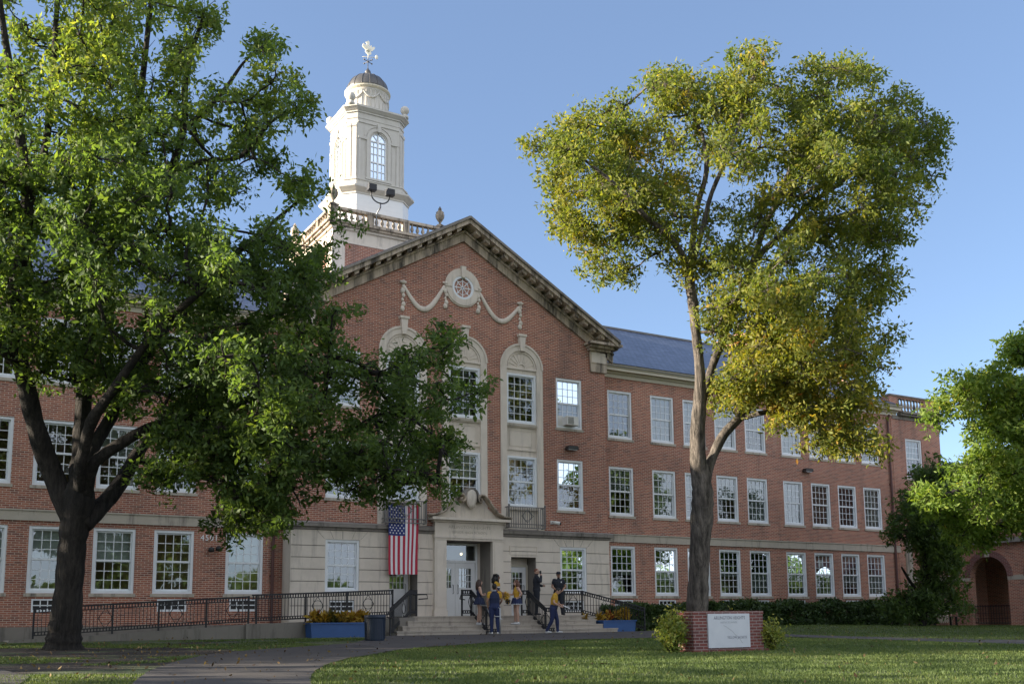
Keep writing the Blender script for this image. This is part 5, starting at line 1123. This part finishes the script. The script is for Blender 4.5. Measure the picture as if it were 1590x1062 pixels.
# ------------------------------------------------------------------ grass and fallen leaves
def lawn_mask(x,y):
    L=[(4.51,12.86),(4.99,14.21),(5.42,15.24),(6.08,16.56),(7.12,18.26),(8.1,19.35),(9.31,20.92),(10.59,22.08),(11.76,22.68),(13.25,23.71),(14.96,24.31),(17.86,24.3),(21.3,24.0),(23.3,23.3),(23.6,21),(23.9,18),(24.15,15.7),(26,9),(20,4),(8,4),(3.2,8),(4.0,11.)]
    return inpoly(x,y,L)
def grass():
    r=np.random.default_rng(9); pts=[];tt=[];hh=[]
    M['grass']=leafmat('grass_blade',((0.,(.046,.078,.022)),(.5,(.098,.142,.040)),(.85,(.17,.20,.062)),(1.,(.27,.25,.11))),.3,.6)
    def nz(x,y): return .5+.25*math.sin(x*1.1+math.sin(y*.7)*2)*math.sin(y*1.3+1)+.25*math.sin(x*.37+y*.53)
    n=0
    while n<230000:
        d=7+24*r.random()**1.25; a=r.uniform(math.radians(2),math.radians(60))
        if r.random()<.14: d=r.uniform(28,54); a=r.uniform(math.radians(36),math.radians(60))
        x,y=d*math.sin(a),d*math.cos(a)
        ok=lawn_mask(x,y); patch=False
        if not ok:
            if x<9 and y>13 and x>1. and y<31.4:                      # thin patches near the oak
                patch=True
                if inpoly(x,y,[(2.1,12.),(2.53,14.04),(3.18,16.4),(4.11,18.83),(5.3,21.2),(6.6,22.6),(8.4,23.9),(10.,25.2),(11.2,27.4),(12,8),(2,8)]): continue
                q=nz(x*1.7,y*1.7)+.45*min(1,math.hypot((x-3.2)/5.,(y-22.)/9.))
                if q<.80: continue
            elif x>24.9 and y<32.3 and x<46 and y>18: pass
            elif 9<=x<11.5 and 27.<y<31.6: pass
            else: continue
        worn=.5+.3*math.sin(x*2.3+1.7*math.sin(y*1.9))*math.sin(y*2.9+x*.7)+.2*math.sin(x*5.3+y*3.1)
        if worn<.24 and r.random()<.75: continue
        pts.append((x,y,gz(x,y)-.005)); tt.append(.22+.38*nz(x,y)+.28*(1-worn)*(1-worn)+r.normal()*.13); hh.append(.042*(.6+.8*r.random())*(.8 if patch else 1)*(.9+.3*nz(x*3,y*3))); n+=1
    P=np.array(pts); h=np.array(hh); n=len(P); ang=r.uniform(0,2*np.pi,n); w=.004+.0007*np.linalg.norm(P[:,:2],axis=1)*.55; lean=r.normal(size=(n,2))*.4
    sx=np.stack([np.cos(ang)*w,np.sin(ang)*w,np.zeros(n)],1); v=np.empty((n,3,3)); v[:,0]=P-sx; v[:,1]=P+sx; v[:,2]=P+np.stack([lean[:,0]*h,lean[:,1]*h,h],1)
    me=bpy.data.meshes.new('grass'); me.vertices.add(3*n); me.loops.add(3*n); me.polygons.add(n); me.vertices.foreach_set('co',v.astype(np.float32).ravel()); me.loops.foreach_set('vertex_index',np.arange(3*n,dtype=np.int32)); me.polygons.foreach_set('loop_start',np.arange(0,3*n,3,dtype=np.int32))
    at=me.attributes.new('tint','FLOAT','POINT'); at.data.foreach_set('value',np.repeat(np.clip(tt,0,1),3).astype(np.float32)); me.update(calc_edges=True); me.materials.append(M['grass'])
    o=bpy.data.objects.new('grass',me); COL.objects.link(o); tag(o,kind='stuff')
grass()
def litter():
    r=np.random.default_rng(31); n=1500; P=[]
    M['litter']=leafmat('dry_leaf',((0.,(.05,.03,.018)),(.5,(.13,.085,.045)),(1.,(.26,.19,.08))),.2,.8)
    while len(P)<n:
        if r.random()<.35: x,y=r.normal(3.4,2.4),r.normal(21,4.5)
        else: x,y=r.uniform(4,30),r.uniform(9,31)
        if y<8 or y>31.3 or x<0: continue
        P.append((x,y,gz(x,y)+.035+.02*r.random()))
    leafmesh('fallen_leaves',np.array(P),.065,'litter',None,.6,.0,None,kind='stuff',up=3.,seed=3,loc=(0,0,0))
litter()
# ------------------------------------------------------------------ the rest of the campus: shade trees left of the view, trees across the street
def canopy(mb,C,T,x,y,h,r,rg,n,tint):
    z=gz(x,y); mb.tube([(x,y,z-.1),(x+.2,y,z+h*.4),(x,y,z+h*.8)],[.38,.28,.1],8)
    for i in range(n):
        a=rg.uniform(0,2*math.pi); v=rg.uniform(-.8,1); q=math.sqrt(max(0,1-v*v))*rg.random()**.35
        c=np.array([x+r*q*math.cos(a),y+r*q*math.sin(a),z+h*.62+v*h*.38]); C.append(c+rg.normal(size=(26,3))*.55); T+=[tint+rg.normal()*.1]*26
def woods(name,spots,size,mat,seed,n):
    rg=np.random.default_rng(seed); mb=MB(); C=[];T=[]
    for (x,y,h,r) in spots: canopy(mb,C,T,x,y,h,r,rg,int(n*r*h/60),.45)
    e=bpy.data.objects.new(name,None); COL.objects.link(e); WORLD[e.name]=Vector((0,0,0)); tag(e,kind='stuff'); a=mb.build('trunks','oak_bark',e,kind='stuff'); leafmesh('crowns',np.concatenate(C),size,mat,e,.6,.2,np.array(T),seed=seed,kind='stuff')
woods('side_woodland',[(-11,1,6,4.),(-9.,7.5,8.,3.8),(-10.,15.5,8.5,5.1),(-9.5,28.,9.,3.4),(-11,34,10.5,4.),(-19,38,11,5),(-15,-7,6.5,4.5),(-20,10,8,4.5),(-21,31,8,4.)],.42,'dark_leaf',51,150)
rg_=random.Random(8); sp=[]
for i in range(60): sp.append((-80+i*4.3+rg_.uniform(-1.5,1.5),-46+rg_.uniform(-9,6),rg_.choice((3,3.5,4,5,5,7,11))+rg_.uniform(-.6,.6),rg_.uniform(3.6,5.4)))
woods('unseen_shade_tree',[(-10,22.4,8.,2.6)],.34,'dark_leaf',53,75)  # thin tree added out of view to break sunlight on the lawn into streaks
woods('street_woodland',sp,.6,'oak_leaf',52,170)
# ------------------------------------------------------------------ people
SK={'light':(.50,.31,.23),'tan':(.36,.20,.13),'brown':(.22,.115,.07)}
def cloth(n,c,r=.8): 
    if n not in M: M[n]=plain(n,c,r,0,.12,14,.2)
    return n
for k_,v_ in SK.items(): cloth('skin_'+k_,v_,.55)
cloth('navy_cloth',(.016,.026,.085)); cloth('navy_vest',(.014,.022,.06)); cloth('gold_cloth',(.58,.33,.03)); cloth('police_cloth',(.012,.015,.024)); cloth('shoe_white',(.6,.6,.6)); cloth('shoe_dark',(.012,.012,.014)); cloth('hair_dark',(.010,.008,.007),.5); cloth('hair_brown',(.055,.028,.018),.5); cloth('hair_auburn',(.12,.045,.022),.5); cloth('white_cloth',(.62,.62,.64)); cloth('eye',(.01,.01,.01),.3); cloth('lip',(.30,.10,.09)); cloth('pompom_gold',(.72,.44,.05)); cloth('pompom_black',(.015,.014,.016)); cloth('badge',(.7,.7,.68),.3); cloth('paper',(.75,.75,.74))
cloth('hair_red',(.16,.06,.035),.6)
V3=Vector
def person(label,x,y,z,face,H,skin,top,bottom,shoes,J=None,sleeve='top',group=None,fem=False,lower='bottom',headpitch=0,headyaw=0,hair=None,hat=None,lean=0.,bulk=1.,fore='skin'):
    """face: compass direction (dx,dy) the figure looks along; J overrides joints (figure space: x right, y ahead, z up, 1.7 m tall)"""
    s=H/1.7; bulk*=1.13
    j=dict(hipL=(-.09,0,.90),hipR=(.09,0,.90),kneeL=(-.10,.02,.49),kneeR=(.10,.02,.49),ankL=(-.11,-.02,.085),ankR=(.11,-.02,.085),toeL=(-.13,.17,.03),toeR=(.13,.17,.03),
      shL=(-.18,0,1.40),shR=(.18,0,1.40),elL=(-.23,-.03,1.12),elR=(.23,-.03,1.12),wrL=(-.22,.07,.88),wrR=(.22,.07,.88),haL=(-.21,.10,.80),haR=(.21,.10,.80),neck=(0,0,1.46),head=(0,.02,1.595))
    if fem: j.update(shL=(-.16,0,1.39),shR=(.16,0,1.39))
    j.update(J or {}); j={k:V3(v) for k,v in j.items()}
    if 'lean': 
        for k in ('shL','shR','neck','head'):
            pass
    tubes=[]                                                         # (points, radii, label)
    def T(pts,rad,lab,n=12,ref=None): tubes.append(([V3(p) for p in pts],rad,lab,n,ref))
    b=bulk; hipc=(j['hipL']+j['hipR'])/2; shc=(j['shL']+j['shR'])/2; sw=(j['shR']-j['shL']).length/2
    ax=(shc-hipc); sd=(j['shR']-j['shL']).normalized()
    if fem: prof=[(-.13,.10,.085,'bottom'),(-.03,.165,.115,'bottom'),(.08,.155,.11,'bottom'),(.28,.118,.085,'top'),(.45,.125,.09,'top'),(.62,.15,.105,'top'),(.85,.155,.085,'top'),(1.0,.13,.065,'top'),(1.09,.06,.05,'top')]
    else: prof=[(-.13,.11,.09,'bottom'),(-.03,.165,.115,'bottom'),(.08,.16,.115,'bottom'),(.28,.148,.10,'top'),(.45,.155,.105,'top'),(.65,.178,.115,'top'),(.85,.185,.10,'top'),(1.0,.155,.07,'top'),(1.09,.07,.06,'top')]
    for a_,c_ in (('bottom',prof[:4]),('top',prof[3:])): T([hipc+ax*p[0] for p in c_],[(p[1]*b,p[2]*b) for p in c_],a_,14,sd)
    T([hipc+ax*.2,hipc+ax*.3],[(prof[3][1]*b,prof[3][2]*b)]*2,'top',14,sd)
    T([shc+V3((0,.0,.02)),j['neck'],j['head']-V3((0,.015,.05))],[.062,.052,.05],'skin')
    # head: skull, jaw, nose, ears
    hc=j['head']; hd=[]
    def hp(v):
        v=Matrix.Rotation(headyaw,3,'Z')@(Matrix.Rotation(headpitch,3,'X')@V3(v)); return hc+v
    for pts,rad in (([(0,-.01,-.085),(0,-.012,-.05),(0,-.012,.0),(0,-.012,.05),(0,-.012,.09),(0,-.012,.112)],[(.045,.05),(.066,.078),(.074,.092),(.073,.093),(.052,.066),(.015,.02)]),([(0,.02,-.118),(0,.025,-.09),(0,.022,-.05)],[(.022,.028),(.045,.05),(.058,.066)]),([(0,.083,.02),(0,.10,-.02),(0,.092,-.035)],[(.009,.008),(.014,.013),(.01,.008)]),([(.072,-.01,.02),(.083,-.018,.005),(.076,-.01,-.03)],[(.01,.016),(.012,.02),(.006,.01)]),([(-.072,-.01,.02),(-.083,-.018,.005),(-.076,-.01,-.03)],[(.01,.016),(.012,.02),(.006,.01)])):
        T([hp(p) for p in pts],rad,'skin',12,hp((1,0,0))-hp((0,0,0)))
    for sd_ in 'LR':
        sh,el,wr,ha=(j[q+sd_] for q in ('sh','el','wr','ha'))
        inn=sh+(shc-sh)*.35
        full=sleeve=='long'; sl='top' if sleeve!='none' else 'skin'
        r0=.054*b if sl=='top' else .048
        T([inn,sh,sh.lerp(el,.5)],[.058*b,r0*1.08,r0*.95],('sleeve' if sleeve=='short' else sl) if sl=='top' else 'skin'); T([sh.lerp(el,.5),el],[r0*.93 if full else .043,.045*b if full else .037],'top' if full else 'skin')
        T([el,el.lerp(wr,.35),wr],[.043*b if full else .037,.042*b if full else .036,.036*b if full else .025],'top' if full else 'skin')
        # hand: palm, four unequal bent fingers, thumb
        d=(ha-wr).normalized(); side=V3((0,1,0)) if abs(d.y)<.7 else V3((0,0,1)); side=(side-d*side.dot(d)).normalized(); pn=d.cross(side)
        inward=pn if pn.dot(shc-sh)>0 else -pn
        T([wr,wr+d*.03,wr+d*.085],[(.026,.018),(.036,.015),(.038,.013)],'skin',10,side)
        for q,(o,L) in enumerate(((.028,.062),(.0095,.072),(-.0095,.068),(-.028,.052))):
            p=wr+d*.08+side*o; T([p,p+d*L*.45+inward*L*.08,p+d*L*.8+inward*L*.3,p+d*L*.95+inward*L*.55],[.0095,.009,.0085,.007],'skin',6)
        p=wr+d*.03+side*.028; T([p,p+d*.03+side*.028+inward*.01,p+d*.062+side*.03+inward*.028],[.012,.011,.008],'skin',6)
        hip,kn,an,to=(j[q+sd_] for q in ('hip','knee','ank','toe'))
        bl='bottom' if lower=='bottom' else 'skin'; k_=1.0 if bl=='bottom' else .84
        T([hip+V3((0,0,.03)),hip.lerp(kn,.4),kn],[.098*k_*b,.088*k_*b,.062*k_*b],bl); T([kn,kn.lerp(an,.3)+(V3((0,-.012,0)) if bl=='skin' else V3((0,0,0))),kn.lerp(an,.75),an],[.062*k_*b,.064*k_*b,.052*k_,(.055 if bl=='bottom' else .036)],bl)
        f=(to-an); f.z=0; L=f.length or .17; f.normalize(); hl=V3((an.x,an.y,to.z+.012))-f*.06
        T([an,V3((an.x,an.y,to.z+.04))],[.045,.045],'shoe'); T([hl,hl+f*.06+V3((0,0,.006)),hl+f*.15,hl+f*.22,hl+f*.25],[(.034,.034),(.040,.044),(.046,.034),(.042,.024),(.018,.012)],'shoe',10,V3((0,0,1)).cross(f))
    mb=MB()
    for pts,rad,lab,n,ref in tubes: mb.tube(pts,rad,n,True,None,ref)
    tmp=mb.build('body_tmp','skin_light'); rm=tmp.modifiers.new('r','REMESH'); rm.mode='VOXEL'; rm.voxel_size=.0105; sm=tmp.modifiers.new('s','SMOOTH'); sm.factor=.5; sm.iterations=2
    me=evalmesh(tmp); bpy.data.objects.remove(tmp); me.name='person'
    order=['skin','top','bottom','shoe','sleeve']; mats=['skin_'+skin,top,bottom,shoes,fore if fore!='skin' else top]
    me.materials.clear()
    for q in mats: me.materials.append(M[q])
    n=len(me.polygons); cen=np.empty(n*3,np.float32); me.polygons.foreach_get('center',cen); cen=cen.reshape(-1,3); best=np.full(n,1e9); idx=np.zeros(n,np.int32)
    for pts,rad,lab,nn,ref in tubes:
        for i in range(len(pts)-1):
            a=np.array(pts[i]); bb_=np.array(pts[i+1]); ab=bb_-a; t=np.clip(((cen-a)@ab)/(ab@ab+1e-9),0,1); dd=np.linalg.norm(cen-(a+t[:,None]*ab),axis=1)
            g=lambda r: (r[0]*r[1])**.5 if isinstance(r,tuple) else r
            rr=g(rad[i])*(1-t)+g(rad[i+1])*t; sc_=(dd-rr)
            m=sc_<best; best[m]=sc_[m]; idx[m]=order.index(lab)
    me.polygons.foreach_set('material_index',idx); me.polygons.foreach_set('use_smooth',np.ones(n,bool))
    me.transform(Matrix.Scale(s,4)); o=bpy.data.objects.new('person',me); COL.objects.link(o); o.location=(x,y,z); o.rotation_euler=(0,0,math.atan2(-face[0],face[1])); tag(o,label,'person',group)
    def child(name,mbx,mat):
        m2=bpy.data.meshes.new(name); m2.from_pydata([tuple(V3(v)*s) for v in mbx.v],[],mbx.f); m2.materials.append(M[mat]); m2.polygons.foreach_set('use_smooth',mbx.sm); m2.update(); c=bpy.data.objects.new(name,m2); COL.objects.link(c); c.parent=o; return c
    def hball(mb,c,rx,ry,rz,n=14,m=9):
        k0=len(mb.v); mb.ball((0,0,0),1,n,m)
        for q in range(k0,len(mb.v)): v=mb.v[q]; mb.v[q]=tuple(hp((c[0]+v[0]*rx,c[1]+v[1]*ry,c[2]+v[2]*rz)))
    e=MB(); e.smooth=True
    for sx in (-1,1): hball(e,(sx*.031,.082,.012),.011,.006,.007,8,5)
    child('eyes',e,'eye'); e=MB(); e.smooth=True; hball(e,(0,.083,-.058),.022,.006,.006,8,5); child('mouth',e,'lip')
    if hair:
        kind,hm=hair; h=MB(); h.smooth=True
        if kind=='short': hball(h,(0,-.026,.035),.083,.093,.088); hball(h,(0,-.055,-.01),.07,.055,.07)
        elif kind=='buzz': hball(h,(0,-.024,.032),.0785,.087,.084)
        else:
            hball(h,(0,-.022,.03),.088,.098,.094); L=.30 if kind=='long' else .26; wv=1 if kind=='long' else 1.5
            for i in range(9 if kind=='long' else 16):
                a=math.radians(-115+230*i/(8 if kind=='long' else 15)); px_,py_=.072*math.sin(a),-.03-.072*math.cos(a)
                q=[hp((px_,py_,.04)),hp((px_*1.25,py_*1.15,-.05)),hp((px_*1.45*wv**.5,py_*1.25,-.16)),hp((px_*1.3*wv,py_*1.2-.01,-L+.04*abs(math.sin(a*3))))]
                if math.cos(a)<-.2: q=q[:3]
                h.tube(q,[.034*wv**.5,.042*wv,.042*wv,.018],8)
            if kind=='curly':
                rr=random.Random(3)
                for i in range(46):
                    a=rr.uniform(-2.1,2.1); zz=rr.uniform(-.26,.1); rad=.10+.02*rr.random()+(.04 if zz<-.05 else 0); hball(h,(rad*math.sin(a),-.03-rad*math.cos(a),zz),.036,.036,.04,7,5)
        child('hair',h,hm)
    if hat:
        h=MB(); h.smooth=True; k0=len(h.v); h.lathe([(.088,0),(.094,.03),(.088,.075),(.06,.10),(.01,.108)],(0,0,0),18)
        for q in range(k0,len(h.v)): v=h.v[q]; h.v[q]=tuple(hp((v[0],v[1]-.012,v[2]+.045)))
        k0=len(h.v); h.prism([(-.075,0),(-.07,.06),(-.04,.09),(.04,.09),(.07,.06),(.075,0)],0,.012,'z')
        for q in range(k0,len(h.v)): v=h.v[q]; h.v[q]=tuple(hp((v[0],v[1]+.066,v[2]+.045-.12*v[1]) ))
        child('cap',h,hat)
    o['h']=s; 
    return o,child,j,s
PG='people gathered at the entrance steps'
def skirt(child,j,mat,hem,z0=.77,z1=1.02,r0=.265,r1=.19,n=32):
    m=MB(); m.smooth=False; vs=[]; c=(j['hipL']+j['hipR'])/2
    for z,r,a in ((z1,r1,0),((z0+z1)/2,(r0+r1)/2,.35),(z0,r0,1.)):
        for k in range(n): t=2*math.pi*k/n; q=r*(1+.06*a*(1 if k%2 else -1)); vs.append((c.x+q*math.cos(t),c.y+q*.82*math.sin(t),z))
    m.add(vs,[(i*n+k,i*n+(k+1)%n,(i+1)*n+(k+1)%n,(i+1)*n+k) for i in range(2) for k in range(n)]); child('skirt',m,mat)
    m=MB(); vs=[]
    for z,g in ((z0+.022,1.012),(z0-.004,1.02)):
        for k in range(n): t=2*math.pi*k/n; q=r0*g*(1+.06*(1 if k%2 else -1)); vs.append((c.x+q*math.cos(t),c.y+q*.82*math.sin(t),z))
    m.add(vs,[(k,(k+1)%n,n+(k+1)%n,n+k) for k in range(n)]); child('hem',m,hem)
def band(child,name,mat,z,r,ry,h=.03):
    m=MB(); n=24; vs=[]
    for zz in (z,z+h):
        for k in range(n): t=2*math.pi*k/n; vs.append((r*math.cos(t),ry*math.sin(t),zz))
    m.add(vs,[(k,(k+1)%n,n+(k+1)%n,n+k) for k in range(n)]); child(name,m,mat)
s2=SR*2;s3=SR*3
# girl in a dark dress with long brown hair, arms folded
o,c,j,s=person('person with long brown hair in a dark sleeveless dress, arms folded, behind the middle railing',17.12,31.47,s2,(.93,-.35),1.58,'light','navy_vest','navy_vest','shoe_white',dict(elL=(-.22,.05,1.13),wrL=(-.06,.19,1.17),haL=(.04,.20,1.19),elR=(.22,.06,1.12),wrR=(.06,.21,1.12),haR=(-.03,.22,1.14),ankL=(-.08,-.06,.085),ankR=(.09,.03,.085),toeL=(-.1,.13,.03),toeR=(.1,.22,.03)),'none',PG,True,'skin',hair=('long','hair_brown'))
skirt(c,j,'navy_vest','navy_vest')
# woman with a mass of dark hair, yellow and white top
o,c,j,s=person('person with a mass of dark curly hair in a yellow and navy top',18.0,31.78,s3,(.75,-.65),1.62,'brown','navy_cloth','navy_cloth','shoe_white',dict(elR=(.25,.02,1.13),wrR=(.2,.2,1.0),haR=(.19,.27,.96),elL=(-.24,.0,1.12),wrL=(-.15,.2,1.0),haL=(-.12,.27,.97)),'short',PG,True,'skin',fore='gold_cloth',hair=('curly','hair_dark'),headpitch=-.15)
skirt(c,j,'navy_cloth','white_cloth'); band(c,'yoke','gold_cloth',1.26,.172,.118,.12); band(c,'stripe','white_cloth',1.20,.166,.118,.05)
# boy in navy vest seen from behind
o,c,j,s=person('person in a navy vest with yellow sleeves and jeans, seen from behind on the walk',17.18,30.5,.02,(.45,.89),1.70,'tan','navy_vest','navy_cloth','shoe_white',dict(elR=(.25,.02,1.13),wrR=(.19,.22,1.02),haR=(.15,.29,1.02),elL=(-.25,-.02,1.13),wrL=(-.22,.1,.90),haL=(-.2,.14,.82),ankL=(-.1,.04,.085),toeL=(-.17,.2,.03),ankR=(.12,-.06,.085),toeR=(.2,.1,.03)),'short',PG,fore='gold_cloth',hair=('short','hair_dark'),headpitch=-.12)
band(c,'collar','white_cloth',1.465,.066,.062,.025)
# girl with the pom-pom
o,c,j,s=person('person with auburn hair, yellow top and navy skirt holding out a pom-pom',18.62,31.45,s2,(-.93,.12),1.58,'light','gold_cloth','navy_cloth','shoe_white',dict(elL=(-.3,-.09,1.15),wrL=(-.19,.03,1.0),haL=(-.16,.08,.97),elR=(.2,.06,1.15),wrR=(.17,.29,1.16),haR=(.16,.36,1.17),ankL=(-.12,-.02,.085),ankR=(.09,.02,.085),toeL=(-.19,.14,.03),toeR=(.11,.2,.03)),'none',PG,True,'skin',hair=('long','hair_auburn'))
skirt(c,j,'navy_cloth','white_cloth'); band(c,'waistband','white_cloth',1.0,.143,.118,.03)
RZ_=o.rotation_euler.z; hand=o.matrix_basis@(j['haR']*s)
def pompom(label,p,mat,mat2,seed,r=.15):
    rr=random.Random(seed); e=empty('pom_pom',tuple(p),label,'pom-pom','cheer pom-poms'); m=MB(); m2=MB()
    for i in range(170):
        d=V3((rr.gauss(0,1),rr.gauss(0,1),rr.gauss(0,1))).normalized(); q=V3(p)+d*r*rr.uniform(.75,1.1)+V3((0,0,-.03)); mid=V3(p)+d*r*.6; (m if rr.random()<.8 else m2).bar(V3(p),mid,.012,.004); (m if rr.random()<.8 else m2).bar(mid,q,.014,.004)
    m.build('streamers',mat,e); m2.build('inner_streamers',mat2,e)
pompom('yellow pom-pom held out by the auburn haired girl',(hand.x-.08,hand.y-.06,hand.z-.03),'pompom_gold','white_cloth',1,.17)
pompom('yellow pom-pom with black hanging below the dark haired woman',(18.22,31.5,1.36),'pompom_gold','pompom_black',2,.14)
pompom('black pom-pom hanging just under a yellow one',(18.27,31.47,1.17),'pompom_black','pompom_gold',3,.11)
# two police officers on the landing
o,c,j,s=person('person in dark police uniform with shaved head holding a phone to the face',20.02,32.35,.655,(.86,-.50),1.72,'light','police_cloth','police_cloth','shoe_dark',dict(elR=(.25,.14,1.20),wrR=(.11,.17,1.42),haR=(.07,.15,1.50),elL=(-.25,-.0,1.12),wrL=(-.15,.22,1.07),haL=(-.1,.29,1.07)),'long',PG,hair=('buzz','hair_red'),bulk=1.12)
band(c,'belt','shoe_dark',.965,.192,.138,.05)
m=MB(); m.box(.085,.105,.125,.215,1.50,1.66); 
ph=o.matrix_basis@(V3((.065,.15,1.55))*s); pe=empty('phone',tuple(ph),'dark phone held at the face of the shaved head officer','phone'); m=MB(); m.box(ph.x-.035,ph.x+.035,ph.y-.012,ph.y+.012,ph.z-.07,ph.z+.075); bevel(m.build('body','dark',pe),.006); m=MB(); m.box(ph.x-.03,ph.x+.03,ph.y-.0145,ph.y-.0125,ph.z-.06,ph.z+.065); m.build('screen','eye',pe)
o,c,j,s=person('person in dark police uniform and cap facing the lawn with hands clasped at the belt',20.9,32.2,.655,(-.40,-.92),1.58,'tan','police_cloth','police_cloth','shoe_dark',dict(elR=(.28,.03,1.14),wrR=(.10,.19,.96),haR=(.04,.21,.92),elL=(-.28,.03,1.14),wrL=(-.10,.19,.95),haL=(-.03,.22,.90),ankL=(-.14,-.02,.085),ankR=(.14,-.02,.085),toeL=(-.18,.17,.03),toeR=(.18,.17,.03)),'short',PG,fore='police_cloth',hair=('short','hair_dark'),hat='police_cloth',bulk=1.14)
band(c,'belt','shoe_dark',.965,.195,.14,.05)
m=MB(); m.prism([(-.115,1.30),(-.09,1.285),(-.065,1.30),(-.07,1.335),(-.09,1.35),(-.11,1.335)],.125,.135); c('badge',m,'badge')
# boy in yellow, head bent over a paper, walking
o,c,j,s=person('person in a yellow shirt and navy pants bent over a sheet of paper, walking',19.52,30.45,.02,(.72,-.69),1.66,'light','gold_cloth','navy_cloth','shoe_white',dict(hipL=(-.09,0,.88),hipR=(.09,0,.88),shL=(-.18,.08,1.36),shR=(.18,.08,1.36),neck=(0,.11,1.41),head=(0,.19,1.50),elL=(-.24,.1,1.08),wrL=(-.1,.30,1.0),haL=(-.06,.36,.99),elR=(.25,.08,1.08),wrR=(.12,.28,.96),haR=(.08,.35,.94),kneeL=(-.1,.12,.48),ankL=(-.1,.02+.12,.085),toeL=(-.11,.32,.03),kneeR=(.1,-.02,.47),ankR=(.1,-.22,.10),toeR=(.12,-.03,.03)),'short',PG,hair=('short','hair_dark'),headpitch=-.65)
pp=o.matrix_basis@(V3((.0,.39,.98))*s); pe=empty('paper_sheet',tuple(pp),'white sheet of paper in the hands of the boy in yellow','paper'); m=MB()
d=V3((.72,-.69,0)); sd=V3((.69,.72,0)); A=pp-sd*.10-d*.02; vs=[]
for u in (0,.5,1):
    for v in (0,.5,1): q=A+sd*(.21*u)+d*(.24*v)+V3((0,0,-.10*v+.02*math.sin(3*u))); vs.append(tuple(q))
m.add(vs,[(i*3+k,i*3+k+1,(i+1)*3+k+1,(i+1)*3+k) for i in range(2) for k in range(2)]); so=m.build('sheet','paper',pe); md=so.modifiers.new('t','SOLIDIFY'); md.thickness=.003
for q in ('skin_light',): pass
for ob in list(bpy.data.objects):
    if 'h' in ob: del ob['h']
